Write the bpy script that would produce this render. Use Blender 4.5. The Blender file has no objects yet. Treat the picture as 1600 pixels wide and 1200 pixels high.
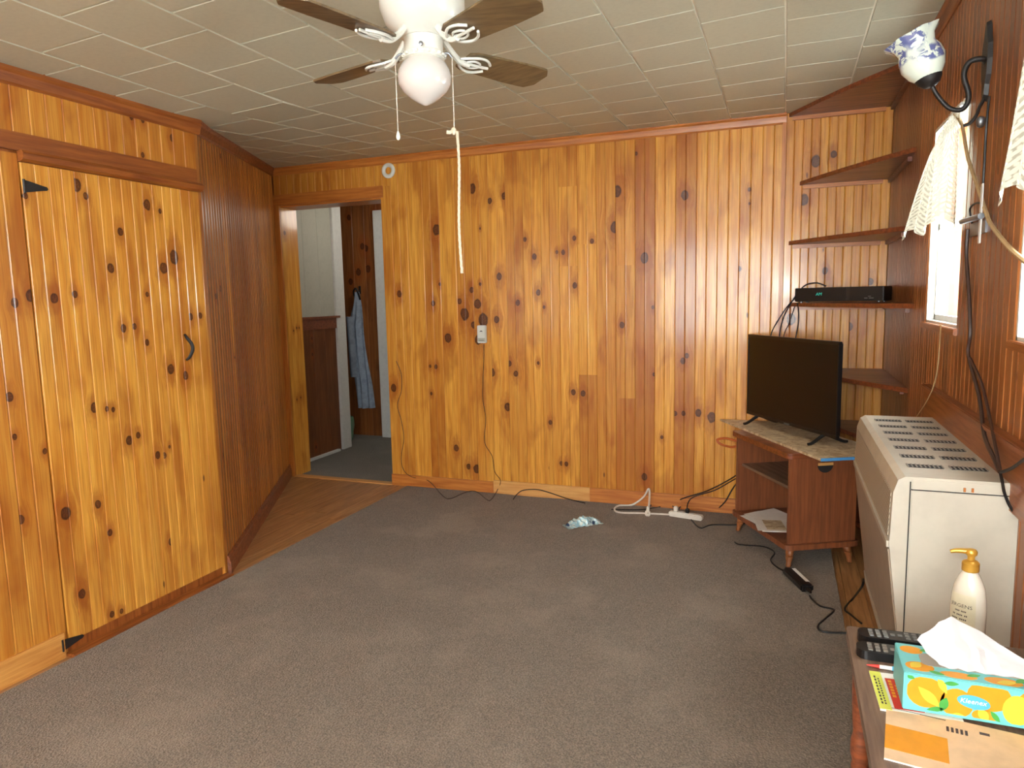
import bpy, bmesh, math, random
from mathutils import Vector, Matrix

# ------------------------------------------------------------------ camera, sky, flash, exposure
SC = bpy.context.scene
COL = SC.collection
random.seed(7)
F_PX = 1097.0
H_CAM = 1.40
CAM = Vector((0.0, 0.0, H_CAM))
v1 = Vector((1226 - 800, 457 - 600, F_PX)).normalized()          # depth direction of the room (camera axes: right, down, forward)
v2 = -Vector((-2051 - 800, 528 - 600, F_PX))
v2 = (v2 - v1 * v2.dot(v1)).normalized()
v3 = v1.cross(v2)
if v3.y > 0: v3 = -v3
MW = Matrix((v2, v1, v3))                                         # camera axes -> world
cam_d = bpy.data.cameras.new('camera'); cam = bpy.data.objects.new('camera', cam_d); COL.objects.link(cam)
cam_d.sensor_width = 36.0; cam_d.sensor_fit = 'HORIZONTAL'; cam_d.lens = 36.0 * F_PX / 1600.0
cam_d.clip_start = 0.02; cam_d.clip_end = 200
R3 = Matrix((MW.col[0], -MW.col[1], -MW.col[2])).transposed()
cam.matrix_world = Matrix.Translation(CAM) @ R3.to_4x4()
SC.camera = cam

world = bpy.data.worlds.new('overcast_sky'); SC.world = world; world.use_nodes = True
bgn = world.node_tree.nodes['Background']
bgn.inputs['Color'].default_value = (0.93, 1.0, 1.0, 1); bgn.inputs['Strength'].default_value = 13.6

fl = bpy.data.lights.new('camera_flash', 'AREA'); fl.shape = 'RECTANGLE'; fl.size = .04; fl.size_y = .022
fl.energy = 6.5; fl.color = (1.0, 1.0, .97); fl.spread = math.radians(170)
flo = bpy.data.objects.new('camera_flash', fl); COL.objects.link(flo)
flo.matrix_world = Matrix.Translation(CAM + Vector((0.01, 0.01, .085))) @ R3.to_4x4()

def portal(name, loc, rot, sx, sy):
    l = bpy.data.lights.new(name, 'AREA'); l.shape = 'RECTANGLE'; l.size = sx; l.size_y = sy
    l.cycles.is_portal = True
    o = bpy.data.objects.new(name, l); COL.objects.link(o); o.location = loc; o.rotation_euler = rot
RX = .544; BY = 4.57; LX = -2.68; FY = -2.4
portal('window_light', (RX + .14, 3.05, 1.64), (0, math.radians(90), 0), .80, .60)
portal('window_light', (RX + .14, 1.82, 1.64), (0, math.radians(90), 0), .80, .62)
portal('window_light', (RX + .14, -.95, 1.64), (0, math.radians(90), 0), .80, .9)  # portal of the added side window
portal('window_light', (-.75, FY - .14, 1.45), (math.radians(-90), 0, 0), 2.3, 1.5)  # portal of the added rear window

SC.view_settings.view_transform = 'Standard'; SC.view_settings.look = 'None'
SC.view_settings.gamma = 1.0; SC.view_settings.use_curve_mapping = False
SC.view_settings.exposure = 0.92

# ------------------------------------------------------------------ helpers
def ray(px, py): return MW @ Vector((px - 800, py - 600, F_PX))
def on(px, py, ax, val):
    d = ray(px, py); t = (val - CAM[ax]) / d[ax]; return CAM + d * t
def ceil_z(x, y):
    w = min(max(-x / 2.68, 0), 1); v = min(max((BY - y) / (BY - 2.75), 0), 1)
    return 2.44 - .16 * w * v

def link(o, parent=None):
    COL.objects.link(o)
    if parent is not None: o.parent = parent
    return o
def tag(o, label=None, cat=None, group=None, kind=None):
    if label: o['label'] = label
    if cat: o['category'] = cat
    if group: o['group'] = group
    if kind: o['kind'] = kind
    return o
def empty(name, loc=(0, 0, 0), rz=0.0, **k):
    o = bpy.data.objects.new(name, None); o.empty_display_size = .05
    o.location = loc; o.rotation_euler = (0, 0, rz); COL.objects.link(o); return tag(o, **k)
def finish(bm, name, mat, parent=None, smooth=False, bevel=0, loc=None, rot=None, segs=2):
    if bevel:
        bmesh.ops.bevel(bm, geom=[e for e in bm.edges if len(e.link_faces) == 2 and e.calc_face_angle(0) > .5], offset=bevel, segments=segs, affect='EDGES', clamp_overlap=True)
    bmesh.ops.recalc_face_normals(bm, faces=bm.faces)
    me = bpy.data.meshes.new(name); bm.to_mesh(me); bm.free()
    me.materials.append(mat)
    if smooth:
        for p in me.polygons: p.use_smooth = True
        try: me.set_sharp_from_angle(angle=math.radians(40))
        except Exception: pass
    o = bpy.data.objects.new(name, me)
    if loc is not None: o.location = loc
    if rot is not None: o.rotation_euler = rot
    return link(o, parent)
def add_box(bm, x0, x1, y0, y1, z0, z1):
    r = bmesh.ops.create_cube(bm, size=1.0)
    for v in r['verts']:
        v.co = Vector(((x0 + x1) / 2 + v.co.x * (x1 - x0), (y0 + y1) / 2 + v.co.y * (y1 - y0), (z0 + z1) / 2 + v.co.z * (z1 - z0)))
    return r['verts']
def box(name, x, y, z, mat, parent=None, bevel=0, **k):
    bm = bmesh.new(); add_box(bm, x[0], x[1], y[0], y[1], z[0], z[1])
    return finish(bm, name, mat, parent, bevel=bevel, **k)
def boxes(name, lst, mat, parent=None, bevel=0, **k):
    bm = bmesh.new()
    for b in lst: add_box(bm, *b)
    return finish(bm, name, mat, parent, bevel=bevel, **k)
def add_prism(bm, poly, fn0, fn1):
    a = [bm.verts.new(fn0(p)) for p in poly]; b = [bm.verts.new(fn1(p)) for p in poly]; n = len(poly)
    bm.faces.new(a); bm.faces.new(b[::-1])
    for i in range(n): bm.faces.new((a[i], b[i], b[(i + 1) % n], a[(i + 1) % n]))
def slab(name, poly, z0, z1, mat, parent=None, bevel=0, **k):
    bm = bmesh.new(); add_prism(bm, poly, lambda p: (p[0], p[1], z0), lambda p: (p[0], p[1], z1))
    return finish(bm, name, mat, parent, bevel=bevel, **k)
def extr_y(name, prof, y0, y1, mat, parent=None, bevel=0, **k):     # profile in x,z
    bm = bmesh.new(); add_prism(bm, prof, lambda p: (p[0], y0, p[1]), lambda p: (p[0], y1, p[1]))
    return finish(bm, name, mat, parent, bevel=bevel, **k)
def extr_x(name, prof, x0, x1, mat, parent=None, bevel=0, **k):     # profile in y,z
    bm = bmesh.new(); add_prism(bm, prof, lambda p: (x0, p[0], p[1]), lambda p: (x1, p[0], p[1]))
    return finish(bm, name, mat, parent, bevel=bevel, **k)
def add_lathe(bm, prof, n=24, origin=(0, 0, 0), M=None):
    o = Vector(origin); rings = []
    for r, z in prof:
        ring = []
        for i in range(n):
            a = 2 * math.pi * i / n; p = Vector((r * math.cos(a), r * math.sin(a), z))
            if M is not None: p = M @ p
            ring.append(bm.verts.new(p + o))
        rings.append(ring)
    for a, b in zip(rings, rings[1:]):
        for i in range(n): bm.faces.new((a[i], a[(i + 1) % n], b[(i + 1) % n], b[i]))
    bm.faces.new(rings[0][::-1]); bm.faces.new(rings[-1])
def lathe(name, prof, mat, parent=None, n=24, origin=(0, 0, 0), M=None, **k):
    bm = bmesh.new(); add_lathe(bm, prof, n, origin, M)
    return finish(bm, name, mat, parent, smooth=True, **k)
def spline(pts, sub=6):
    P = [Vector(p) for p in pts]; out = []
    for i in range(len(P) - 1):
        a = P[max(i - 1, 0)]; b = P[i]; c = P[i + 1]; d = P[min(i + 2, len(P) - 1)]
        for s in range(sub):
            t = s / sub
            out.append(.5 * ((2 * b) + (-a + c) * t + (2 * a - 5 * b + 4 * c - d) * t * t + (-a + 3 * b - 3 * c + d) * t ** 3))
    out.append(P[-1]); return out
def add_tube(bm, pts, r, n=8, sub=6, smooth_path=True, rad=None):
    P = spline(pts, sub) if smooth_path and len(pts) > 2 else [Vector(p) for p in pts]
    rings = []; prev = None
    for i, p in enumerate(P):
        t = (P[min(i + 1, len(P) - 1)] - P[max(i - 1, 0)])
        t = t.normalized() if t.length > 1e-9 else Vector((0, 0, 1))
        u = prev - t * prev.dot(t) if prev is not None else t.orthogonal()
        u = u.normalized() if u.length > 1e-6 else t.orthogonal().normalized()
        prev = u; w = t.cross(u); rr = r if rad is None else rad(i / max(len(P) - 1, 1))
        rings.append([bm.verts.new(p + (u * math.cos(2 * math.pi * k / n) + w * math.sin(2 * math.pi * k / n)) * rr) for k in range(n)])
    for a, b in zip(rings, rings[1:]):
        for k in range(n): bm.faces.new((a[k], a[(k + 1) % n], b[(k + 1) % n], b[k]))
    bm.faces.new(rings[0][::-1]); bm.faces.new(rings[-1])
def tube(name, pts, r, mat, parent=None, n=8, sub=6, rad=None, smooth_path=True, **k):
    bm = bmesh.new(); add_tube(bm, pts, r, n, sub, smooth_path, rad)
    return finish(bm, name, mat, parent, smooth=True, **k)
def grid(name, fn, nu, nv, mat, parent=None, thick=0, **k):
    bm = bmesh.new(); V = [[bm.verts.new(fn(i / nu, j / nv)) for j in range(nv + 1)] for i in range(nu + 1)]
    for i in range(nu):
        for j in range(nv): bm.faces.new((V[i][j], V[i + 1][j], V[i + 1][j + 1], V[i][j + 1]))
    if thick:
        bmesh.ops.recalc_face_normals(bm, faces=bm.faces)
        bmesh.ops.solidify(bm, geom=bm.faces[:], thickness=thick)
    return finish(bm, name, mat, parent, smooth=True, **k)
def text(body, size, mat, parent, M, name='lettering', shear=0.0, extrude=.0003):
    cu = bpy.data.curves.new(name, 'FONT'); cu.body = body; cu.size = size; cu.extrude = extrude; cu.shear = shear
    cu.align_x = 'CENTER'; cu.align_y = 'CENTER'; cu.resolution_u = 2
    t = bpy.data.objects.new(name + '_tmp', cu); COL.objects.link(t); bpy.context.view_layer.update()
    me = bpy.data.meshes.new_from_object(t); COL.objects.unlink(t); bpy.data.objects.remove(t)
    me.transform(M); me.materials.clear(); me.materials.append(mat); me.name = name
    return link(bpy.data.objects.new(name, me), parent)
def ellipse(cx, cy, rx, ry, n=20, rot=0):
    o = []
    for i in range(n):
        a = 2 * math.pi * i / n; x, y = rx * math.cos(a), ry * math.sin(a)
        o.append((cx + x * math.cos(rot) - y * math.sin(rot), cy + x * math.sin(rot) + y * math.cos(rot)))
    return o
def leaf(cx, cy, l, w, rot, n=8):
    o = []
    for i in range(n + 1): t = i / n; o.append((l * (t - .5), w * math.sin(math.pi * t)))
    for i in range(n - 1, 0, -1): t = i / n; o.append((l * (t - .5), -w * math.sin(math.pi * t)))
    return [(cx + x * math.cos(rot) - y * math.sin(rot), cy + x * math.sin(rot) + y * math.cos(rot)) for x, y in o]

# ------------------------------------------------------------------ materials
def srgb(r, g, b):
    f = lambda c: (c / 255 / 12.92) if c / 255 <= .04045 else ((c / 255 + .055) / 1.055) ** 2.4
    return (f(r), f(g), f(b), 1)
class NT:
    def __init__(s, name):
        s.m = bpy.data.materials.new(name); s.m.use_nodes = True; s.t = s.m.node_tree
        s.b = s.t.nodes['Principled BSDF']; s.out = s.t.nodes['Material Output']
    def n(s, typ, **kw):
        nd = s.t.nodes.new(typ)
        for k, v in kw.items(): setattr(nd, k, v)
        return nd
    def l(s, a, b): s.t.links.new(a, b)
    def put(s, sock, v):
        if isinstance(v, (int, float)): sock.default_value = v
        elif isinstance(v, (tuple, list)): sock.default_value = v
        else: s.l(v, sock)
    def math(s, op, a, b=None, c=None, clamp=False):
        nd = s.n('ShaderNodeMath', operation=op); nd.use_clamp = clamp
        for i, v in enumerate((a, b, c)):
            if v is not None: s.put(nd.inputs[i], v)
        return nd.outputs[0]
    def mix(s, f, a, b, blend='MIX'):
        nd = s.n('ShaderNodeMix', data_type='RGBA', blend_type=blend)
        s.put(nd.inputs[0], f); s.put(nd.inputs[6], a); s.put(nd.inputs[7], b); return nd.outputs[2]
    def smooth(s, v, a, b, lo=0.0, hi=1.0):
        nd = s.n('ShaderNodeMapRange', interpolation_type='SMOOTHSTEP')
        for i, q in enumerate((v, a, b, lo, hi)): s.put(nd.inputs[i], q)
        return nd.outputs[0]
    def xyz(s, x, y, z):
        nd = s.n('ShaderNodeCombineXYZ')
        for i, v in enumerate((x, y, z)): s.put(nd.inputs[i], v)
        return nd.outputs[0]
    def noise(s, vec, scale, detail=2.0, rough=.5, dist=0.0):
        nd = s.n('ShaderNodeTexNoise'); s.put(nd.inputs['Vector'], vec); nd.inputs['Scale'].default_value = scale
        nd.inputs['Detail'].default_value = detail; nd.inputs['Roughness'].default_value = rough; nd.inputs['Distortion'].default_value = dist
        return nd.outputs['Fac']
    def obj(s): return s.n('ShaderNodeTexCoord').outputs['Object']
    def sep(s, v):
        nd = s.n('ShaderNodeSeparateXYZ'); s.l(v, nd.inputs[0]); return nd.outputs
    def attr(s, name):
        return s.n('ShaderNodeAttribute', attribute_type='OBJECT', attribute_name=name)
    def bump(s, h, strength=.3, dist=.002):
        nd = s.n('ShaderNodeBump'); nd.inputs['Strength'].default_value = strength; nd.inputs['Distance'].default_value = dist
        s.l(h, nd.inputs['Height']); s.l(nd.outputs[0], s.b.inputs['Normal'])
    def set(s, **k):
        for a, v in k.items(): s.put(s.b.inputs[a.replace('_', ' ')], v)
        return s.m
NK = 6
def pine(name, light, mid, deep, knot=(78, 38, 20), rough=.38, coat=.42, axis='z', small=1.0, coat_rough=.14, fine=190, wav=.35, stretch=.045, relief=.16):
    """varnished knotty pine: grain runs along `axis`; tone and knots are read from each board's own properties"""
    t = NT(name); X, Y, Z = t.sep(t.obj())
    across, along = {'z': (X, Z), 'x': (Z, X), 'y': (X, Y)}[axis]
    rnd = t.n('ShaderNodeObjectInfo').outputs['Random']
    tone = t.attr('tone').outputs['Fac']
    gx = across; core = None; halo = None; near = None
    wob = t.noise(t.xyz(t.math('MULTIPLY', across, 30), t.math('MULTIPLY_ADD', rnd, 31.0, t.math('MULTIPLY', along, 16)), 0), 1.6, 2)
    wob = t.math('SUBTRACT', wob, .5)
    for i in range(NK):
        kx, kz, kr = t.sep(t.attr('knot_%d' % i).outputs['Vector'])
        dx = t.math('SUBTRACT', across, kx); dz = t.math('SUBTRACT', along, kz)
        ex = t.math('MULTIPLY', dx, dx); ez = t.math('MULTIPLY', dz, dz)
        d = t.math('SQRT', t.math('ADD', ex, t.math('MULTIPLY', ez, .55)))
        q = t.math('DIVIDE', d, t.math('MAXIMUM', kr, 1e-4))
        q = t.math('ADD', q, t.math('MULTIPLY', wob, .5))
        c = t.smooth(q, .8, 1.1, 1.0, 0.0)
        h = t.math('SQRT', t.math('ADD', ex, t.math('MULTIPLY', ez, .22)))
        h = t.math('ADD', t.math('DIVIDE', h, t.math('MAXIMUM', kr, 1e-4)), t.math('MULTIPLY', wob, 2.2))
        h = t.smooth(h, .9, 3.0, 1.0, 0.0)
        near = q if near is None else t.math('MINIMUM', near, q)
        core = c if core is None else t.math('MAXIMUM', core, c)
        halo = h if halo is None else t.math('MAXIMUM', halo, h)
        push = t.math('MULTIPLY', dx, t.smooth(q, .5, 4.5, .72, 0.0))
        gx = t.math('SUBTRACT', gx, push)
    off = t.math('MULTIPLY', rnd, 57.0)
    vec = t.xyz(t.math('MULTIPLY', gx, 1.0), t.math('MULTIPLY', along, stretch), off)
    g1 = t.noise(vec, 42, 4, .6, wav)
    vec2 = t.xyz(gx, t.math('MULTIPLY', along, .02), off)
    g2 = t.noise(vec2, fine, 2, .5)
    blot = t.noise(t.xyz(t.math('MULTIPLY', across, 1.6), t.math('MULTIPLY', along, .55), off), 4.2, 3, .55, .4)
    c = t.mix(t.smooth(g1, .3, .7), light, mid)
    c = t.mix(t.math('MULTIPLY', t.smooth(g2, .42, .72), .4), c, deep)
    c = t.mix(t.math('MULTIPLY', t.smooth(blot, .46, .74), .62), c, deep)
    c = t.mix(t.math('MULTIPLY', tone, .72), c, deep)
    specks = t.n('ShaderNodeTexVoronoi', voronoi_dimensions='3D'); specks.inputs['Scale'].default_value = 1.0
    t.l(t.xyz(t.math('MULTIPLY', across, 9), t.math('MULTIPLY', along, 3.2), off), specks.inputs['Vector'])
    keep = t.sep(specks.outputs['Color'])[0]
    sp = t.math('MULTIPLY', t.smooth(specks.outputs['Distance'], .03, .075, 1.0, 0.0), t.math('GREATER_THAN', keep, .62))
    c = t.mix(t.math('MULTIPLY', halo, .55), c, srgb(146, 70, 22))
    c = t.mix(t.math('MULTIPLY', sp, .8 * small), c, srgb(*knot))
    ring = t.math('MULTIPLY', t.math('SINE', t.math('MULTIPLY', wob, 40)), .12)
    rim = t.math('MULTIPLY', core, t.smooth(near, .55, .95))
    c = t.mix(t.math('ADD', t.math('MULTIPLY', core, .86), t.math('MULTIPLY', t.math('MULTIPLY', ring, core), .8), clamp=True), c, srgb(*knot))
    c = t.mix(t.math('MULTIPLY', rim, .7), c, srgb(40, 19, 12))
    t.set(Base_Color=c, Roughness=t.math('MULTIPLY_ADD', g1, .16, rough - .08), Coat_Weight=coat, Coat_Roughness=coat_rough, Specular_IOR_Level=.32)
    t.bump(t.math('ADD', g1, t.math('MULTIPLY', blot, .8)), relief, .0016)
    return t.m
def plain(name, col, rough=.5, metal=0.0, var=.06, scale=30, bump=0.0, coat=0.0, spec=.5):
    t = NT(name); nz = t.noise(t.obj(), scale, 3, .6)
    dark = tuple(c * (1 - var * 2) for c in col[:3]) + (1,)
    c = t.mix(t.smooth(nz, .35, .75), col, dark)
    t.set(Base_Color=c, Roughness=rough, Metallic=metal, Coat_Weight=coat, Specular_IOR_Level=spec)
    if bump: t.bump(nz, bump, .002)
    return t.m
def wood(name, light, deep, rough=.35, axis='y', coat=.25, sc=1.0):
    t = NT(name); X, Y, Z = t.sep(t.obj())
    k = [1.0, 1.0, 1.0]; k['xyz'.index(axis)] = .06
    rnd = t.n('ShaderNodeObjectInfo').outputs['Random']
    v = t.xyz(t.math('MULTIPLY', X, k[0]), t.math('MULTIPLY', Y, k[1]), t.math('MULTIPLY_ADD', rnd, 5.0, t.math('MULTIPLY', Z, k[2])))
    g = t.noise(v, 60 * sc, 4, .6, .3); bl = t.noise(t.obj(), 5, 3)
    c = t.mix(t.smooth(g, .3, .72), light, deep); c = t.mix(t.math('MULTIPLY', t.smooth(bl, .45, .8), .45), c, deep)
    c = t.mix(t.math('MULTIPLY', rnd, .3), c, deep)
    t.set(Base_Color=c, Roughness=t.math('MULTIPLY_ADD', g, .15, rough), Coat_Weight=coat, Coat_Roughness=.2)
    t.bump(g, .1, .001); return t.m
M = {}
L_, M_, D_ = srgb(232, 172, 74), srgb(208, 136, 46), srgb(148, 72, 18)
M['pine'] = pine('varnished_knotty_pine', L_, M_, D_)
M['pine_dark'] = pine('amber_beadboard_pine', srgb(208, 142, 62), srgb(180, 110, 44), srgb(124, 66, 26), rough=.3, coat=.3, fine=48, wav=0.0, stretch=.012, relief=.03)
M['pine_red'] = pine('reddish_beadboard_pine', srgb(172, 108, 60), srgb(142, 82, 44), srgb(90, 48, 28), rough=.36, coat=.2, fine=48, wav=0.0, stretch=.012, relief=.03)
M['pine_hall'] = pine('brown_hall_pine', srgb(170, 106, 56), srgb(142, 82, 40), srgb(84, 44, 22), rough=.45, coat=.1)
M['trim'] = wood('stained_trim_wood', srgb(204, 128, 54), srgb(160, 88, 32), axis='x')
M['trim_y'] = wood('stained_trim_wood_lengthwise', srgb(166, 96, 40), srgb(120, 60, 24), axis='y')
M['trim_z'] = wood('stained_post_wood', srgb(176, 100, 44), srgb(124, 62, 26), axis='z')
M['base_red'] = wood('red_brown_baseboard', srgb(152, 84, 42), srgb(108, 54, 26), axis='y')
M['base'] = wood('amber_baseboard', srgb(206, 134, 60), srgb(168, 92, 34), axis='x')
M['base_pale_y'] = wood('bare_pale_baseboard_lengthwise', srgb(220, 160, 84), srgb(190, 122, 54), axis='y', coat=.1, rough=.45)
M['base_z'] = wood('amber_post', srgb(206, 136, 60), srgb(168, 94, 36), axis='z')
M['base_pale'] = wood('bare_pale_baseboard', srgb(220, 168, 100), srgb(198, 138, 72), axis='x', coat=.05, rough=.5)
M['shelfwood'] = wood('dark_red_shelf_wood', srgb(146, 78, 42), srgb(96, 46, 26), axis='x', coat=.3)
M['standwood'] = wood('red_brown_stand_wood', srgb(148, 86, 50), srgb(110, 60, 36), axis='z', coat=.1, rough=.42)
M['legwood'] = wood('turned_leg_wood', srgb(176, 112, 66), srgb(134, 78, 42), axis='z')
M['floorwood'] = wood('worn_floor_planks', srgb(188, 138, 86), srgb(142, 96, 56), axis='y', rough=.38, coat=.2)
M['tabletop'] = wood('brown_table_top', srgb(138, 112, 92), srgb(92, 68, 54), axis='y', rough=.35)
M['bladewood'] = wood('brown_blade_wood', srgb(124, 102, 70), srgb(88, 70, 46), axis='x', rough=.4, coat=.1)
M['white'] = plain('white_enamel', srgb(216, 216, 206), .3, var=.02, coat=.3)
M['whitepaint'] = plain('white_trim_paint', srgb(214, 214, 210), .55, var=.04)
M['greypanel'] = plain('pale_grey_panelling', srgb(176, 174, 160), .6, var=.04)
M['tile'] = plain('taupe_ceiling_tile', srgb(192, 191, 170), .45, var=.03, scale=60, bump=.05, coat=.0)
M['joint'] = plain('off_white_tile_joint', srgb(232, 226, 208), .6, var=.03)
M['black'] = plain('black_plastic', srgb(18, 17, 18), .35, var=.1)
M['iron'] = plain('black_wrought_iron', srgb(30, 26, 25), .5, var=.15, bump=.2)
M['rubber'] = plain('black_cable_rubber', srgb(24, 22, 22), .5, var=.1)
M['brownwire'] = plain('dark_brown_wire', srgb(58, 36, 28), .5)
M['cordwhite'] = plain('white_cord', srgb(222, 214, 202), .5, var=.05)
M['cordtan'] = plain('tan_cord', srgb(176, 146, 104), .7, var=.1)
M['beige'] = plain('beige_heater_enamel', srgb(190, 182, 166), .38, var=.05, scale=14, coat=.15)
M['beige_shaded'] = plain('shaded_heater_panel', srgb(150, 134, 116), .45, var=.06, scale=14)  # heater beige darkened: the lower front's shade is in the colour
M['slot'] = plain('dark_gap_shade', srgb(34, 32, 32), .7)  # dark plates paint in the shade of vents and hand hole; also seams
M['fin'] = plain('grey_vent_fin', srgb(128, 122, 114), .45)
M['steel'] = plain('dull_steel', srgb(120, 122, 126), .35, metal=.8)
M['paper'] = plain('white_paper', srgb(232, 228, 222), .7, var=.03)
M['gold'] = plain('gold_pump_plastic', srgb(206, 156, 62), .28, metal=.45, var=.04)
M['lotion'] = plain('pearl_white_bottle', srgb(214, 206, 190), .25, var=.02, coat=.4)
M['labeltan'] = plain('pale_bottle_label', srgb(206, 198, 170), .4, var=.03)
M['ink'] = plain('dark_print', srgb(64, 52, 58), .6)
M['teal'] = plain('aqua_card', srgb(108, 190, 192), .45, var=.02)
M['orange'] = plain('orange_print', srgb(226, 152, 24), .45, var=.05)
M['yellow'] = plain('lemon_yellow_print', srgb(230, 204, 60), .45, var=.05)
M['leafgreen'] = plain('leaf_green_print', srgb(70, 160, 70), .45, var=.05)
M['skyblue'] = plain('sky_blue_print', srgb(80, 176, 214), .45, var=.03)
M['whiteprint'] = plain('white_print', srgb(240, 240, 240), .5)
M['greyfilm'] = plain('grey_box_opening', srgb(150, 140, 128), .35)
M['red'] = plain('red_print', srgb(206, 52, 40), .5)
M['limeprint'] = plain('lime_yellow_print', srgb(222, 226, 96), .5)
M['peach'] = plain('peach_booklet_cover', srgb(228, 196, 158), .6)
M['key'] = plain('grey_remote_keys', srgb(120, 120, 118), .5)
M['blueedge'] = plain('blue_edge_tape', srgb(70, 140, 196), .45)
M['robe'] = plain('grey_blue_terry', srgb(150, 164, 182), .95, var=.14, scale=20, bump=.3)
M['foil'] = plain('crumpled_blue_foil', srgb(150, 182, 186), .3, metal=.3, var=.2, scale=60)
M['orangewood'] = plain('orange_wood_pull', srgb(186, 92, 40), .4)
M['rope'] = plain('white_braided_rope', srgb(206, 194, 170), .8, var=.1, scale=200, bump=.4)

def carpet_mat(name, a, b):
    t = NT(name); o = t.obj()
    n1 = t.noise(o, 150, 3, .7); n2 = t.noise(o, 2.2, 4, .6); n3 = t.noise(o, 42, 2)
    vo = t.n('ShaderNodeTexVoronoi'); vo.inputs['Scale'].default_value = 130; t.l(o, vo.inputs['Vector'])
    c = t.mix(t.smooth(n1, .3, .7), a, b); c = t.mix(t.math('MULTIPLY', t.smooth(n2, .45, .7), .35), c, tuple(x * 1.35 for x in a[:3]) + (1,))
    c = t.mix(t.math('MULTIPLY', t.smooth(n3, .5, .8), .3), c, b)
    t.set(Base_Color=c, Roughness=.95, Specular_IOR_Level=.15, Sheen_Weight=.15)
    t.bump(t.math('ADD', vo.outputs['Distance'], n1), .7, .005); return t.m
M['carpet'] = carpet_mat('brown_grey_loop_carpet', srgb(140, 126, 111), srgb(98, 87, 76))
M['hallcarpet'] = carpet_mat('grey_hall_carpet', srgb(128, 122, 112), srgb(84, 80, 74))
def glass_mat():
    t = NT('clear_window_glass'); t.b.inputs['Roughness'].default_value = .05
    tr = t.n('ShaderNodeBsdfTransparent'); mx = t.n('ShaderNodeMixShader'); mx.inputs[0].default_value = .06
    gl = t.n('ShaderNodeBsdfGlossy'); gl.inputs['Roughness'].default_value = .05
    t.l(tr.outputs[0], mx.inputs[1]); t.l(gl.outputs[0], mx.inputs[2]); t.l(mx.outputs[0], t.out.inputs['Surface']); return t.m
M['glass'] = glass_mat()
def opal():
    t = NT('opal_white_glass'); t.set(Base_Color=srgb(208, 202, 196), Roughness=.12, Coat_Weight=.5, Subsurface_Weight=.25, Subsurface_Radius=(.03, .03, .03)); return t.m
M['opal'] = opal()
def floral():
    t = NT('white_glass_with_blue_flowers'); o = t.obj()
    n = t.noise(o, 26, 3, .7, .6); n2 = t.noise(o, 9, 2)
    f = t.math('MULTIPLY', t.smooth(n, .46, .54), t.smooth(n2, .42, .5))
    t.set(Base_Color=t.mix(f, srgb(214, 224, 210), srgb(96, 104, 150)), Roughness=.15, Coat_Weight=.5); return t.m
M['floral'] = floral()
def screen():
    t = NT('black_tv_screen'); n = t.noise(t.obj(), 6, 2)
    t.set(Base_Color=t.mix(n, srgb(14, 13, 13), srgb(22, 19, 18)), Roughness=.32, Specular_IOR_Level=.35); return t.m
M['screen'] = screen()
def marble():
    t = NT('marbled_contact_paper'); o = t.obj()
    n = t.noise(o, 16, 5, .65, 1.2); n2 = t.noise(o, 38, 3, .6, .5)
    c = t.mix(t.smooth(n, .4, .65), srgb(214, 196, 162), srgb(168, 138, 100)); c = t.mix(t.math('MULTIPLY', t.smooth(n2, .55, .75), .5), c, srgb(128, 92, 64))
    t.set(Base_Color=c, Roughness=.4); return t.m
M['marble'] = marble()
def lace():
    t = NT('cream_lace'); u = t.n('ShaderNodeTexCoord').outputs['UV']; X, Y, Z = t.sep(u)
    vo = t.n('ShaderNodeTexVoronoi'); vo.inputs['Scale'].default_value = 26; t.l(t.xyz(X, t.math('MULTIPLY', Y, 1.3), 0), vo.inputs['Vector'])
    wv = t.n('ShaderNodeTexWave', wave_type='RINGS', rings_direction='SPHERICAL'); wv.inputs['Scale'].default_value = 7; wv.inputs['Distortion'].default_value = 2.2
    t.l(t.xyz(t.math('MULTIPLY_ADD', t.math('PINGPONG', X, .25), 1.6, 0.0), t.math('SUBTRACT', Y, .1), 0), wv.inputs['Vector'])
    hole = t.math('MULTIPLY', t.smooth(vo.outputs['Distance'], .25, .5), t.smooth(wv.outputs['Fac'], .3, .7))
    df = t.n('ShaderNodeBsdfDiffuse'); t.l(t.mix(hole, srgb(206, 202, 184), srgb(140, 132, 112)), df.inputs['Color'])
    tl = t.n('ShaderNodeBsdfTranslucent'); tl.inputs['Color'].default_value = srgb(226, 220, 200)
    m1 = t.n('ShaderNodeMixShader'); m1.inputs[0].default_value = .06; t.l(df.outputs[0], m1.inputs[1]); t.l(tl.outputs[0], m1.inputs[2])
    tr = t.n('ShaderNodeBsdfTransparent'); m2 = t.n('ShaderNodeMixShader')
    t.l(t.math('MULTIPLY', hole, .16), m2.inputs[0]); t.l(m1.outputs[0], m2.inputs[1]); t.l(tr.outputs[0], m2.inputs[2])
    t.l(m2.outputs[0], t.out.inputs['Surface']); return t.m
M['lace'] = lace()
def grille():
    t = NT('beige_perforated_grille'); X, Y, Z = t.sep(t.obj())
    a = t.math('SINE', t.math('MULTIPLY', Y, 330)); b = t.math('SINE', t.math('MULTIPLY', Z, 420))
    h = t.smooth(t.math('MULTIPLY', a, b), .1, .5)
    t.set(Base_Color=t.mix(h, srgb(176, 164, 144), srgb(92, 82, 70)), Roughness=.45); t.bump(h, .4, .002); return t.m
M['grille'] = grille()
def tissue_m():
    t = NT('soft_white_tissue'); t.set(Base_Color=srgb(204, 202, 202), Roughness=.9, Subsurface_Weight=.15, Subsurface_Radius=(.02, .02, .02)); return t.m
M['tissue'] = tissue_m()
def led():
    t = NT('green_clock_digits'); t.set(Base_Color=(0, .1, .08, 1), Emission_Color=srgb(60, 220, 190), Emission_Strength=.35); return t.m
M['led'] = led()

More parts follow.
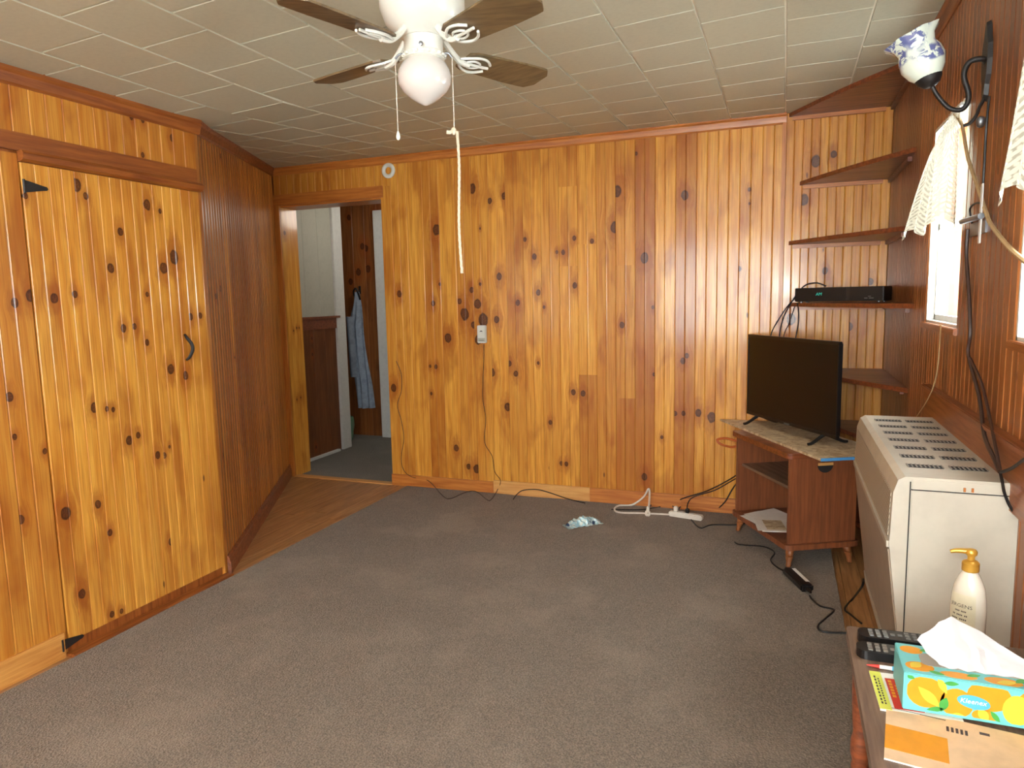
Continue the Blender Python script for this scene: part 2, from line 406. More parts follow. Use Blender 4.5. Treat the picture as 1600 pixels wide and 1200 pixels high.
# ------------------------------------------------------------------ panelled walls
_bc = {}
def board_mesh(w, h, mat, bead=True, t=.016, c=.0035):
    key = (round(w, 4), round(h, 3), mat.name, bead, c)
    if key in _bc: return _bc[key]
    pr = [(-w / 2, 0), (-w / 2, -t + c), (-w / 2 + c, -t)]
    if bead: pr += [(-c * 1.7, -t), (-c * .7, -t + c), (c * .45, -t - .0005), (c * 1.4, -t)]
    pr += [(w / 2 - c, -t), (w / 2, -t + c), (w / 2, 0)]
    bm = bmesh.new(); add_prism(bm, pr, lambda p: (p[0], p[1], 0), lambda p: (p[0], p[1], h))
    bmesh.ops.recalc_face_normals(bm, faces=bm.faces)
    me = bpy.data.meshes.new('board'); bm.to_mesh(me); bm.free(); me.materials.append(mat); _bc[key] = me; return me
class Wall:
    """a wall plane: origin on the board faces, `th` turns local x along the wall and local -y into the room"""
    def __init__(s, O, th):
        s.O = Vector(O); s.th = th; s.A = Vector((math.cos(th), math.sin(th), 0)); s.N = Vector((math.sin(th), -math.cos(th), 0)); s.bs = []
    def ac(s, px, py):
        d = ray(px, py); t = (s.O - CAM).dot(s.N) / d.dot(s.N); p = CAM + d * t; return (p - s.O).dot(s.A), p.z
    def board(s, a0, a1, z0, z1, mat, parent, tone=None, bead=True, t=.016, name='board', c=.0035):
        me = board_mesh(a1 - a0, z1 - z0, mat, bead, t, c)
        o = bpy.data.objects.new(name, me); link(o, parent)
        o.location = s.O + s.A * ((a0 + a1) / 2) + Vector((0, 0, z0)) - s.N * t; o.rotation_euler = (0, 0, s.th)
        o['tone'] = random.random() ** 1.5 * .95 if tone is None else float(tone)
        s.bs.append((o, a0, a1, z0, z1, [])); return o
    def knots(s, lst, scale):
        for px, py, r in lst:
            a, z = s.ac(px, py)
            for o, a0, a1, z0, z1, ks in s.bs:
                if a0 <= a < a1 and z0 <= z < z1 and len(ks) < NK: ks.append((a - (a0 + a1) / 2, z - z0, r * scale))
    def scatter(s, n, rng=(.004, .009)):
        for b in random.sample(s.bs, min(n, len(s.bs))):
            for q in range(random.choice((1, 2, 2, 3))):
                if len(b[5]) < NK: b[5].append((random.uniform(-.4, .4) * (b[2] - b[1]), random.uniform(.05, max(.06, b[4] - b[3] - .05)), random.uniform(*rng)))
    def commit(s):
        for o, a0, a1, z0, z1, ks in s.bs:
            for i, k in enumerate(ks): o['knot_%d' % i] = [float(v) for v in k]
def divide(a0, a1, w):
    n = max(1, round((a1 - a0) / w)); return [(a0 + (a1 - a0) * i / n, a0 + (a1 - a0) * (i + 1) / n) for i in range(n)]
T = .016
DX0, DX1, DZ = -3.68, -2.772, 2.14                                  # hall doorway in the back wall

# back wall
wb = boxes('wall_back', [(DX1, RX + .2, BY + T, BY + .15, 0, 2.6), (-3.95, DX1, BY + T, BY + .15, DZ + .02, 2.6), (-3.95, DX0 - .03, BY + T, BY + .15, 0, DZ + .02)], M['trim_z'])
tag(wb, kind='structure')
WB = Wall((0, BY, 0), 0.0)
def split(a0, a1, zs, **k):
    for z0, z1 in zip(zs, zs[1:]): WB.board(a0, a1, z0, z1, M['pine'], wb, **k)
cuts = {}
for px, py in ((882, 416), (924, 381), (966, 415), (932, 586), (964, 622), (880, 292)):
    a, z = WB.ac(px, py); cuts.setdefault(round(a, 2), []).append(z)
bs = divide(-2.69, -.012, .1275)
for i, (a0, a1) in enumerate(bs):
    zs = [0.0] + sorted(z for a, l in cuts.items() if a0 <= a < a1 for z in l) + [2.44]
    split(a0, a1, zs, bead=(i not in (1, 3)))
WB.board(DX1 - .002, -2.69, 0, DZ + .09, M['pine'], wb, tone=.35, bead=False)
for a0, a1 in divide(-3.73, -2.69, .13): WB.board(a0, a1, DZ + .09, 2.44, M['pine'], wb, tone=random.uniform(.3, .7))
for a0, a1 in divide(-.012, RX, .093): WB.board(a0, a1, 0, 2.44, M['pine'], wb, tone=random.uniform(.1, .45))
back_knots = [(690,242,4),(738,295,8),(765,314,5),(788,306,6),(682,359,9),(750,357,2),(820,374,4),(897,372,4),(835,401,5),(880,394,4),(870,394,3),(780,432,6),
 (964,299,9),(961,355,9),(994,240,3),(1007,403,8),(925,377,4),(1070,305,7),(1171,296,3),(1171,318,2),(726,491,10),(746,475,8),(755,500,11),(776,499,6),(718,471,5),
 (737,453,5),(750,444,3),(700,528,8),(740,508,6),(747,531,8),(809,473,5),(624,459,6),(615,606,7),(769,582,7),(796,568,5),(806,584,5),(770,638,8),(793,636,7),(677,474,5),
 (687,444,3),(672,572,3),(681,573,4),(841,457,5),(841,567,3),(898,446,5),(896,613,5),(674,615,3),(745,733,8),(732,729,5),(772,733,7),(795,731,6),(911,615,5),(713,700,6),
 (877,724,4),(885,725,4),(1073,556,4),(1067,564,5),(1091,645,6),(1112,652,8),(1034,683,3),(1055,646,4),(1068,646,4),(1007,745,6),(1022,585,3),(972,508,5),
 (1303,241,5),(1275,252,8),(1256,312,8),(1289,423,5),(1236,499,8),(1327,510,6),(1360,440,5),(665,300,2),(860,660,4),(850,480,3),(1155,420,4),(1020,480,3)]
WB.knots(back_knots, .0041 * .8); WB.commit()

# left wall with the closet door
wl = boxes('wall_left', [(LX - .15, LX - T, FY - .15, 2.73, 0, 2.6)], M['trim_z']); tag(wl, kind='structure')
WL = Wall((LX, 0, 0), math.radians(90))
DY0, DY1 = 1.866, 2.722
for a0, a1 in divide(FY, DY0 - .004, .135): WL.board(a0, a1, 0, 1.975, M['pine'], wl)
for a0, a1 in divide(FY, 2.735, .135): WL.board(a0, a1, 2.05, 2.30, M['pine'], wl, tone=random.uniform(.35, .8))
WL.board(2.722, 2.736, 0, 2.05, M['pine'], wl, tone=.5, bead=False)
door = empty('door_1', (LX, (DY0 + DY1) / 2, .05), kind='structure')
class DoorWall(Wall): pass
WD = Wall((LX + .004, 0, 0), math.radians(90))
for i, (a0, a1) in enumerate(divide(DY0, DY1, .107)):
    o = WD.board(a0, a1, .055, 1.945, M['pine'], None, tone=[.2, .02, .15, .05, .3, .1, .0, .25][i % 8], c=.0028)
    o.parent = door; o.matrix_parent_inverse = Matrix.Translation(-Vector(door.location))
left_knots = [(119,289,9),(134,306,5),(40,306,4),(230,320,8),(188,362,6),(272,402,11),(256,419,9),(173,419,7),(223,242,4),(269,216,6),(205,183,4),(223,188,4),(23,473,6),(48,462,8),
 (85,466,7),(117,460,5),(193,513,6),(210,510,5),(230,535,5),(230,460,4),(267,577,8),(290,587,7),(298,495,6),(313,493,5),(147,637,7),(167,639,4),(177,640,4),(202,688,7),(216,680,5),
 (247,711,6),(257,712,5),(265,698,3),(15,620,6),(23,683,4),(103,802,9),(153,788,6),(33,812,6),(172,832,5),(267,846,6),(128,928,7),(175,960,5),(190,955,4),(70,705,4),(250,330,4)]
for W_ in (WL, WD): W_.knots(left_knots, .0023); W_.commit()
# closet door hardware
def pw(px, py, out=0.0):
    p = on(px, py, 0, LX); return Vector((LX + out, p.y, p.z))
def hinge(y, z, flip=1):
    bm = bmesh.new()
    prof = [(0, -.022), (.016, -.02), (.07, -.009), (.084, -.007), (.09, 0), (.084, .007), (.07, .009), (.016, .02), (0, .022)]
    add_prism(bm, prof, lambda p: (LX + .006, y + p[0], z + p[1]), lambda p: (LX + .011, y + p[0], z + p[1]))
    add_lathe(bm, [(.005, -.025), (.005, .025)], 10, (LX + .010, y - .003, z))
    o = finish(bm, 'hinge', M['iron']); o.parent = door; o.matrix_parent_inverse = Matrix.Translation(-Vector(door.location)); o['label'] = 'black tapered strap hinge'
hinge(DY0 + .006, 1.858); hinge(DY0 - .03, .055)
hp = [Vector((LX + .006, 2.575, 1.262)), Vector((LX + .022, 2.573, 1.245)), Vector((LX + .034, 2.586, 1.215)), Vector((LX + .034, 2.588, 1.185)), Vector((LX + .024, 2.578, 1.155)), Vector((LX + .006, 2.574, 1.140))]
o = tube('handle', hp, .007, M['iron'], rad=lambda t: .0055 + .003 * math.sin(math.pi * t)); o.parent = door; o.matrix_parent_inverse = Matrix.Translation(-Vector(door.location))
o['label'] = 'black wrought iron pull'
o = box('trim_1', (LX - .002, LX + .012), (FY, 2.722), (1.985, 2.052), M['trim_y'], bevel=.002); tag(o, kind='structure')
o = extr_y('trim_2', [(LX - .002, 1.988), (LX + .022, 1.988), (LX + .036, 1.974), (LX + .030, 1.955), (LX + .012, 1.947), (LX - .002, 1.947)], DY0 - .005, 2.738, M['trim_y']); tag(o, kind='structure')

# angled wall between the closet and the doorway
P0 = Vector((LX, 2.745, 0)); P1 = Vector((-3.735, BY + .0, 0)); dA = (P1 - P0); LA = dA.length; dA.normalize(); thA = math.atan2(dA.y, dA.x)
WA = Wall(P0, thA)
bm = bmesh.new()
nA = Vector((math.sin(thA), -math.cos(thA), 0))
add_prism(bm, [(0, 0), (1, 0), (1, 1), (0, 1)], lambda p: tuple(P0 + dA * (LA + .1) * p[0] - nA * (T + .12 * p[1])), lambda p: tuple(P0 + dA * (LA + .1) * p[0] - nA * (T + .12 * p[1]) + Vector((0, 0, 2.6))))
wa = finish(bm, 'wall_left_angled', M['trim_z']); tag(wa, kind='structure')
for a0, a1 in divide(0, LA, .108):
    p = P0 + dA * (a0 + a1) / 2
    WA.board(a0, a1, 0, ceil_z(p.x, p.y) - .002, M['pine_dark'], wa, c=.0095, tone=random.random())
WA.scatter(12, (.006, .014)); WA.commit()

# right wall with two windows in view (and an unseen one added for daylight)
W1, W2, W3 = (2.76, 3.335), (1.52, 2.115), (-1.4, -.5)
WZ0, WZ1 = 1.265, 2.03
segs = []; ys = [FY] + [v for w in (W3, W2, W1) for v in w] + [BY + .15]
for i in range(0, len(ys), 2): segs.append((RX + T, RX + .15, ys[i], ys[i + 1], 0, 2.6))
for w in (W1, W2, W3): segs += [(RX + T, RX + .15, w[0], w[1], 0, WZ0), (RX + T, RX + .15, w[0], w[1], WZ1, 2.6)]
wr = boxes('wall_right', segs, M['trim_z']); tag(wr, kind='structure')
WR = Wall((RX, 0, 0), math.radians(-90))
ys[-1] = BY
for i in range(len(ys) - 1):
    opening = i % 2 == 1
    for a0, a1 in divide(-ys[i + 1], -ys[i], .104):
        for z0, z1 in (((0, WZ0), (WZ1, 2.44)) if opening else ((0, 2.44),)): WR.board(a0, a1, z0, z1, M['pine_red'], wr, c=.005)
WR.scatter(34, (.005, .013)); WR.commit()
# wall behind the camera, with a picture window added to let in daylight
WF = (-1.9, .40, .7, 2.2)
wf = boxes('wall_front', [(LX - .15, WF[0], FY - .15, FY, 0, 2.6), (WF[1], RX + .15, FY - .15, FY, 0, 2.6), (WF[0], WF[1], FY - .15, FY, 0, WF[2]), (WF[0], WF[1], FY - .15, FY, WF[3], 2.6)], M['pine'])
tag(wf, kind='structure')
def window(name, y0, y1, x=RX, cols=1):
    w = empty(name, (x, (y0 + y1) / 2, WZ0), kind='structure')
    def put(o): o.parent = w; o.matrix_parent_inverse = Matrix.Translation(-Vector(w.location)); return o
    f = .022
    put(boxes('window_frame', [(x + .004, x + .07, y0, y0 + .012, WZ0, WZ1), (x + .004, x + .07, y1 - .012, y1, WZ0, WZ1), (x + .004, x + .07, y0, y1, WZ1 - .012, WZ1), (x + .004, x + .07, y0, y1, WZ0, WZ0 + .012)], M['whitepaint']))
    zm = (WZ0 + WZ1) / 2
    put(boxes('sash', [(x + .03, x + .05, y0 + .012, y0 + .012 + f, WZ0 + .012, WZ1 - .012), (x + .03, x + .05, y1 - .012 - f, y1 - .012, WZ0 + .012, WZ1 - .012), (x + .03, x + .05, y0 + .012, y1 - .012, WZ0 + .012, WZ0 + .012 + f), (x + .03, x + .05, y0 + .012, y1 - .012, WZ1 - .012 - f, WZ1 - .012), (x + .03, x + .05, y0 + .012, y1 - .012, zm - .012, zm + .012)], M['whitepaint']))
    for z0, z1 in ((WZ0 + .034, zm - .012), (zm + .012, WZ1 - .034)):
        put(box('pane', (x + .038, x + .042), (y0 + .034, y1 - .034), (z0, z1), M['glass']))
    put(box('window_sill', (x - .012, x + .03), (y0 - .02, y1 + .02), (WZ0 - .022, WZ0 + .002), M['trim_y'], bevel=.003))
    return w
window('window_1', *W1); window('window_2', *W2); window('fill_window_side', *W3)  # the last one is added out of view for fill light
w4 = empty('fill_window_rear', ((WF[0] + WF[1]) / 2, FY, WF[2]), kind='structure')
for nm, lst, mt in (('window_frame', [(WF[0], WF[1], FY - .08, FY + .01, WF[2], WF[2] + .05), (WF[0], WF[1], FY - .08, FY + .01, WF[3] - .05, WF[3]), (WF[0], WF[0] + .05, FY - .08, FY + .01, WF[2], WF[3]), (WF[1] - .05, WF[1], FY - .08, FY + .01, WF[2], WF[3])], M['whitepaint']),
                    ('pane', [(WF[0] + .05, WF[1] - .05, FY - .05, FY - .045, WF[2] + .05, WF[3] - .05)], M['glass'])):
    o = boxes(nm, lst, mt); o.parent = w4; o.matrix_parent_inverse = Matrix.Translation(-Vector(w4.location))

# ------------------------------------------------------------------ ceiling
def ceil_grid(name, off, mat):
    xs = [-4.1 + i * .2 for i in range(25)]; yy = [FY - .15 + i * (BY + .15 - FY + .15) / 24 for i in range(25)]
    bm = bmesh.new(); V = [[bm.verts.new((x, y, ceil_z(x, y) + off)) for y in yy] for x in xs]; U = [[bm.verts.new((x, y, ceil_z(x, y) + off + .1)) for y in yy] for x in xs]
    for i in range(24):
        for j in range(24):
            bm.faces.new((V[i][j], V[i][j + 1], V[i + 1][j + 1], V[i + 1][j])); bm.faces.new((U[i][j], U[i + 1][j], U[i + 1][j + 1], U[i][j + 1]))
    return finish(bm, name, mat)
ce = ceil_grid('ceiling', .004, M['joint']); tag(ce, kind='structure')
TS = .3048; g = .0030
for c in range(-13, 2):
    x0 = -.02 + c * TS; x1 = x0 + TS
    ph = 3.045 if c % 2 == 0 else 3.045 + TS / 2
    for r in range(-9, 7):
        y0 = ph + r * TS; y1 = y0 + TS
        if y0 > BY or x0 > RX or y1 < .55: continue
        ax0, ax1, ay0, ay1 = x0 + g, min(x1 - g, RX), y0 + g, min(y1 - g, BY)
        if ax1 - ax0 < .02 or ay1 - ay0 < .02: continue
        # outside the room (behind the closet and the angled wall): nothing to tile
        if ax1 < LX - .01 and ay1 < 2.75: continue
        if all((Vector((qx, qy, 0)) - P0).dot(nA) < 0 for qx in (ax0, ax1) for qy in (ay0, ay1)) and ax1 < LX: continue
        bm = bmesh.new(); d = .0016
        bot = [bm.verts.new((x, y, ceil_z(x, y) - d)) for x, y in ((ax0 + .002, ay0 + .002), (ax1 - .002, ay0 + .002), (ax1 - .002, ay1 - .002), (ax0 + .002, ay1 - .002))]
        top = [bm.verts.new((x, y, ceil_z(x, y) + .006)) for x, y in ((ax0, ay0), (ax1, ay0), (ax1, ay1), (ax0, ay1))]
        bm.faces.new(bot)
        for i in range(4): bm.faces.new((bot[i], top[i], top[(i + 1) % 4], bot[(i + 1) % 4]))
        finish(bm, 'tile', M['tile'], ce)
# cornice mouldings along the ceiling
def cornice(name, a, b, n, mat, h=.058, d=.026, steps=8):
    a, b, n = Vector(a), Vector(b), Vector(n)
    prof = [(0, .01), (d, .01), (d, -.008), (d * .72, -.018), (d * .55, -h * .6), (d * .42, -h * .85), (d * .2, -h), (0, -h)]
    bm = bmesh.new(); rings = []
    for i in range(steps + 1):
        p = a.lerp(b, i / steps); z = ceil_z(p.x, p.y) - .002
        rings.append([bm.verts.new((p.x + n.x * q, p.y + n.y * q, z + w)) for q, w in prof])
    for r0, r1 in zip(rings, rings[1:]):
        for k in range(len(prof)): bm.faces.new((r0[k], r0[(k + 1) % len(prof)], r1[(k + 1) % len(prof)], r1[k]))
    bm.faces.new(rings[0]); bm.faces.new(rings[-1][::-1])
    o = finish(bm, name, mat); tag(o, kind='structure'); return o
cornice('trim_3', (-3.735, BY, 0), (-.012, BY, 0), (0, -1, 0), M['trim'])
cornice('trim_4', (LX, FY, 0), (LX, 2.76, 0), (1, 0, 0), M['trim_y'])
cornice('trim_5', tuple(P0), tuple(P1), tuple(nA), M['base_red'])
cornice('trim_6', (RX, FY, 0), (RX, 3.9, 0), (-1, 0, 0), M['base_red'])

# ------------------------------------------------------------------ floor
fl_ = box('floor', (-4.1, RX + .15), (FY - .15, BY + .02), (-.1, -.012), M['floorwood']); tag(fl_, kind='structure')
_pm = {}
def plank(x0, x1, y0, y1):
    k = (round(x1 - x0, 4), round(y1 - y0, 3))
    if k not in _pm:
        bm = bmesh.new(); add_box(bm, -k[0] / 2, k[0] / 2, 0, k[1], -.012, 0)
        bmesh.ops.bevel(bm, geom=[e for e in bm.edges], offset=.0012, segments=1, affect='EDGES'); me = bpy.data.meshes.new('plank'); bm.to_mesh(me); bm.free(); me.materials.append(M['floorwood']); _pm[k] = me
    o = bpy.data.objects.new('plank', _pm[k]); o.location = ((x0 + x1) / 2, y0, 0); link(o, fl_)
x = -3.78
while x < -2.5:
    for a, b in ((FY, 3.1 + random.uniform(-.5, .8)),): plank(x, x + .0845, a + 0, round(b, 1)); plank(x, x + .0845, round(b, 1) + .001, BY)
    x += .086
for i in range(4): plank(.21 + i * .086, .21 + i * .086 + .0845, FY, BY)
# carpet laid over the planks
CX0, CX1 = -2.625, .266
def carpet_edge(u): return 0.004 * math.sin(u * 9) + .003 * math.sin(u * 23)
pl = [(CX0 + carpet_edge(i * .3), FY + .05 + i * (BY - .035 - FY - .05) / 16) for i in range(17)] + [(CX0 + (CX1 - CX0) * i / 12, BY - .035 + carpet_edge(i)) for i in range(1, 12)] + [(CX1 - carpet_edge(i * .4), BY - .035 - i * (BY - .035 - FY - .05) / 16) for i in range(17)]
cp = slab('carpet', pl, -.0005, .011, M['carpet']); tag(cp, 'brown grey low loop carpet covering most of the wooden floor', 'carpet')
# baseboards
o = box('baseboard_back', (DX1, -1.93), (BY - .014, BY), (0, .088), M['base'], bevel=.002); tag(o, kind='structure')
o = box('baseboard_back', (-1.93, -1.215), (BY - .013, BY), (0, .1), M['base_pale'], bevel=.002); tag(o, kind='structure')
o = box('baseboard_back', (-1.215, -.6), (BY - .014, BY), (0, .1), M['base'], bevel=.002); tag(o, kind='structure')
o = box('baseboard_back', (-.6, -.012), (BY - .014, BY), (0, .1), M['base'], bevel=.002); tag(o, kind='structure')
o = box('baseboard_left', (LX, LX + .012), (FY, DY0 - .022), (0, .105), M['base_pale_y'], bevel=.002); tag(o, kind='structure')
o = box('trim_7', (LX, LX + .05), (DY0 - .02, 2.735), (0, .016), M['trim_y'], bevel=.003); tag(o, kind='structure')
bm = bmesh.new(); pr = [(0, 0), (.018, 0), (.018, .06), (.012, .075), (.012, .085), (.004, .1), (0, .1)]
add_prism(bm, pr, lambda p: tuple(P0 + nA * p[0] + Vector((0, 0, p[1]))), lambda p: tuple(P0 + dA * (LA - .01) + nA * p[0] + Vector((0, 0, p[1]))))
o = finish(bm, 'baseboard_left_angled', M['base_red']); tag(o, kind='structure')
o = box('baseboard_right', (RX - .014, RX), (FY, 3.0), (0, .11), M['trim_y'], bevel=.002); tag(o, kind='structure')
# corner post at the shelves and door casing
o = box('trim_8', (-.034, -.012), (BY - .010, BY), (0, 2.40), M['base_z'], bevel=.003); tag(o, kind='structure')
o = box('trim_9', (-3.735, DX0), (BY - .012, BY + .01), (0, DZ + .02), M['base_z'], bevel=.003); tag(o, kind='structure')
o = box('trim_10', (-3.735, DX1 + .02), (BY - .016, BY + .01), (DZ + .012, DZ + .095), M['trim'], bevel=.003); tag(o, kind='structure')
# jamb and head of the doorway
o = Wall((DX0, BY, 0), math.radians(90)).board(0, .2, 0, DZ, M['pine'], None, tone=.1, bead=False, name='trim_11'); tag(o, kind='structure')
o['knot_0'] = [-.06, 1.95, .014]; o['knot_1'] = [.02, 1.2, .008]; o['knot_2'] = [.05, 1.2, .006]; o['knot_3'] = [-.03, .62, .006]; o['knot_4'] = [.02, .63, .006]; o['knot_5'] = [-.02, 1.18, .007]
o = box('trim_12', (DX0, DX1 + .02), (BY + .005, BY + .2), (DZ, DZ + .02), M['trim']); tag(o, kind='structure')
o = box('trim_13', (DX1, DX1 + .02), (BY + .016, BY + .2), (0, DZ), M['base_z']); tag(o, kind='structure')
o = box('trim_14', (DX0, DX1), (BY - .02, BY + .05), (-.002, .008), M['base_pale'], bevel=.003); tag(o, kind='structure')

# ------------------------------------------------------------------ hall behind the doorway
HX = -3.92
o = box('floor_hall', (-5.4, DX1 + .6), (BY + .02, 7.2), (-.1, .0), M['hallcarpet']); tag(o, kind='structure')
o = box('ceiling_hall', (-5.4, DX1 + .6), (BY + .15, 7.2), (2.44, 2.5), M['joint']); tag(o, kind='structure')
hw = box('wall_hall_left', (HX - .12, HX - T), (BY + .15, 5.56), (0, 2.44), M['greypanel']); tag(hw, kind='structure')
WH = Wall((HX, 0, 0), math.radians(90))
for a0, a1 in divide(BY + .15, 5.56, .2): WH.board(a0, a1, 1.27, 2.44, M['greypanel'], hw, bead=False, name='panel')
for a0, a1 in divide(BY + .15, 5.56, .17): WH.board(a0, a1, 0, 1.2, M['pine_hall'], hw, tone=.85, bead=False)
WH.scatter(4, (.008, .014)); WH.commit()
o = boxes('trim_15', [(HX, HX + .014, BY + .2, 5.58, 1.16, 1.255), (HX - .01, HX + .032, BY + .2, 5.6, 1.255, 1.275)], M['shelfwood']); tag(o, kind='structure')
o = box('trim_16', (HX - .14, HX + .022), (5.56, 5.70), (0, 2.44), M['whitepaint'], bevel=.004); tag(o, kind='structure')
o = box('hall_floor_light_strip', (HX, HX + .03), (BY + .2, 5.50), (0, .02), M['whitepaint']); tag(o, kind='structure')  # flat white strip stands in for the patch of light on the floor
hb = box('wall_hall_back', (-5.4, DX1 + .6), (6.27, 6.4), (0, 2.44), M['trim_z']); tag(hb, kind='structure')
o = box('hall_light_blocker', (-5.4, -3.94), (BY + .03, BY + .15), (0, 2.5), M['greypanel']); tag(o, kind='structure')  # unseen panel added to stop sky light leaking into the hall
WHB = Wall((0, 6.25, 0), 0.0)
for a0, a1 in divide(-5.0, -3.86, .142): WHB.board(a0, a1, 0, 2.44, M['pine_hall'], hb, tone=random.uniform(0, .5), bead=False)
WHB.knots([(566, 385, 7), (572, 388, 7), (560, 425, 8), (575, 420, 8), (548, 440, 7), (592, 443, 5), (545, 340, 6), (585, 335, 6)], .0036); WHB.commit()
o = box('trim_17', (-3.86, -3.74), (6.19, 6.27), (0, 2.3), M['whitepaint'], bevel=.004); tag(o, kind='structure')
o = box('wall_hall_right', (-3.74, -3.0), (6.2, 6.27), (0, 2.44), M['greypanel']); tag(o, kind='structure')
o = box('wall_hall_far_left', (-5.4, -5.3), (BY + .15, 7.2), (0, 2.44), M['greypanel']); tag(o, kind='structure')
o = box('wall_hall_far_right', (DX1 + .5, DX1 + .6), (BY + .15, 7.2), (0, 2.44), M['greypanel']); tag(o, kind='structure')
# fill light and unseen fixture added so that the passage is not black
hl = bpy.data.lights.new('hall_fill_light', 'POINT'); hl.energy = 5.0; hl.shadow_soft_size = .12; hl.color = (1, .95, .86)
hc = empty('added_hall_fixture', (-3.1, 5.5, 2.44), label='round opal light added out of view in the hall to brighten the passage', cat='ceiling light')
lathe('base_plate', [(.10, -.02), (.11, -.015), (.11, 0)], M['white'], hc); lathe('glass_dome', [(.001, -.09), (.05, -.082), (.085, -.055), (.10, -.018)], M['opal'], hc)
o = bpy.data.objects.new('hall_fill_light', hl); o.location = (-3.1, 5.5, 2.2); COL.objects.link(o)

# robe on a hook
rb = empty('bathrobe', (-4.08, 6.2, .3), label='pale grey blue robe hanging on a dark hook beyond the doorway', cat='robe')
def robe_fn(u, v):
    z = 1.50 - v * 1.2
    prof_l = [(0, -4.10), (.12, -4.15), (.28, -4.215), (.45, -4.20), (.6, -4.19), (.8, -4.17), (1, -4.16)]
    prof_r = [(0, -4.07), (.12, -4.045), (.28, -4.035), (.45, -4.02), (.6, -4.0), (.8, -3.965), (1, -3.95)]
    def it(pr):
        for (a, x0), (b, x1) in zip(pr, pr[1:]):
            if a <= v <= b: return x0 + (x1 - x0) * (v - a) / (b - a)
        return pr[-1][1]
    a, b = it(prof_l), it(prof_r); x = a + (b - a) * u
    dep = .02 + .055 * math.sin(math.pi * u) + .018 * math.sin(u * 19 + v * 4) * min(1, v * 3)
    return (x + 4.08, 6.235 - 6.2 - dep, z - .3)
grid('robe_cloth', robe_fn, 26, 30, M['robe'], rb, thick=.006)
grid('sleeve', lambda u, v: (-.115 + .02 * v + .075 * u, -.06 - .03 * math.sin(math.pi * u), .95 - .62 * v), 8, 12, M['robe'], rb, thick=.02)
tube('collar_loop', [(-.035, .0, 1.14), (-.03, -.03, 1.2), (-.005, -.03, 1.235), (.02, -.03, 1.2), (.025, 0, 1.12)], .009, M['black'], rb)
hk = empty('coat_hook', (-4.085, 6.25, 1.5), label='small dark coat hook holding the robe on the hall wall', cat='hook')
box('plate', (-.012, .012), (-.006, .002), (-.02, .06), M['iron'], hk); tube('hook_arm', [(0, 0, .02), (0, -.04, .0), (0, -.055, .02), (0, -.055, .04)], .005, M['iron'], hk)
bagm = plain('green_plastic', srgb(120, 160, 130), .4)
gb = empty('plastic_bag', (-4.15, 5.95, 0), label='small pale green plastic bag on the hall floor behind the white post', cat='bag')
grid('bag_body', lambda u, v: ((.07 + .03 * math.sin(v * 2.6)) * math.cos(u * 6.2832) * (1 + .12 * math.sin(u * 31 + v * 5)), (.07 + .03 * math.sin(v * 2.6)) * math.sin(u * 6.2832), .002 + v * .24), 22, 8, bagm, gb)

# ------------------------------------------------------------------ corner shelves
cs = empty('corner_shelf_unit', (.3, 4.3, 0), label='dark wooden triangular shelves stacked up in the corner between the panelled walls', cat='shelf unit')
def cpart(o): o.parent = cs; o.matrix_parent_inverse = Matrix.Translation(-Vector(cs.location)); return o
shelves = [(2.416, .0, 3.72, 0), (2.022, .068, 3.735, 0), (1.680, .016, 3.84, 0), (1.316, .03, 3.60, 0), (.925, .03, 3.66, 0), (.615, .20, 3.80, 0), (.175, .16, 3.62, 0)]
for z, ax, by, _ in shelves:
    A_, B_, C_ = Vector((ax, BY - .001)), Vector((RX - .001, by)), Vector((RX - .001, BY - .001))
    e = (B_ - A_).normalized(); nrm = Vector((e.y, -e.x))
    if nrm.dot(C_ - A_) > 0: nrm = -nrm
    mids = [A_.lerp(B_, t) + nrm * (.02 * math.sin(math.pi * t)) for t in (.15, .3, .5, .7, .85)]
    poly = [tuple(A_)] + [tuple(m) for m in mids] + [tuple(B_), tuple(C_)]
    cpart(slab('shelf', poly, z, z + .022, M['shelfwood'], bevel=.003))
    cpart(box('cleat', (max(ax, .0) + .02, RX - .04), (BY - .018, BY - .0), (z - .022, z + .001), M['trim'], bevel=.002))
    cpart(box('side_cleat', (RX - .018, RX), (by + .12, BY - .02), (z - .022, z + .001), M['shelfwood'], bevel=.002))

# ------------------------------------------------------------------ ceiling fan
fx, fy, bz = -.973, 1.87, 2.115
cf = empty('ceiling_fan', (fx, fy, ceil_z(fx, fy)), label='white ceiling fan with brown blades and white schoolhouse globe light', cat='ceiling fan')
def fp(o): o.parent = cf; o.matrix_parent_inverse = Matrix.Translation(-Vector(cf.location)); return o
cz0 = ceil_z(fx, fy)
fp(lathe('canopy', [(.02, cz0 - .075), (.05, cz0 - .07), (.068, cz0 - .04), (.072, cz0 - .006), (.072, cz0 - .002)], M['white'], origin=(fx, fy, 0)))
fp(lathe('motor_housing', [(.03, bz + .24), (.05, bz + .235), (.105, bz + .20), (.12, bz + .16), (.12, bz + .10), (.105, bz + .06), (.075, bz + .035), (.06, bz + .02)], M['white'], n=32, origin=(fx, fy, 0)))
fp(lathe('switch_housing', [(.055, bz + .03), (.055, bz - .018), (.058, bz - .021), (.058, bz - .035), (.05, bz - .038)], M['white'], n=28, origin=(fx, fy, 0)))
bm = bmesh.new()
for k in range(22):
    a = 2 * math.pi * k / 22; add_lathe(bm, [(.002, -.005), (.0055, -.003), (.0065, 0), (.0055, .003), (.002, .005)], 6, (fx + .058 * math.cos(a), fy + .058 * math.sin(a), bz - .028))
fp(finish(bm, 'beaded_rim', M['white'], smooth=True))
gz = bz - .038
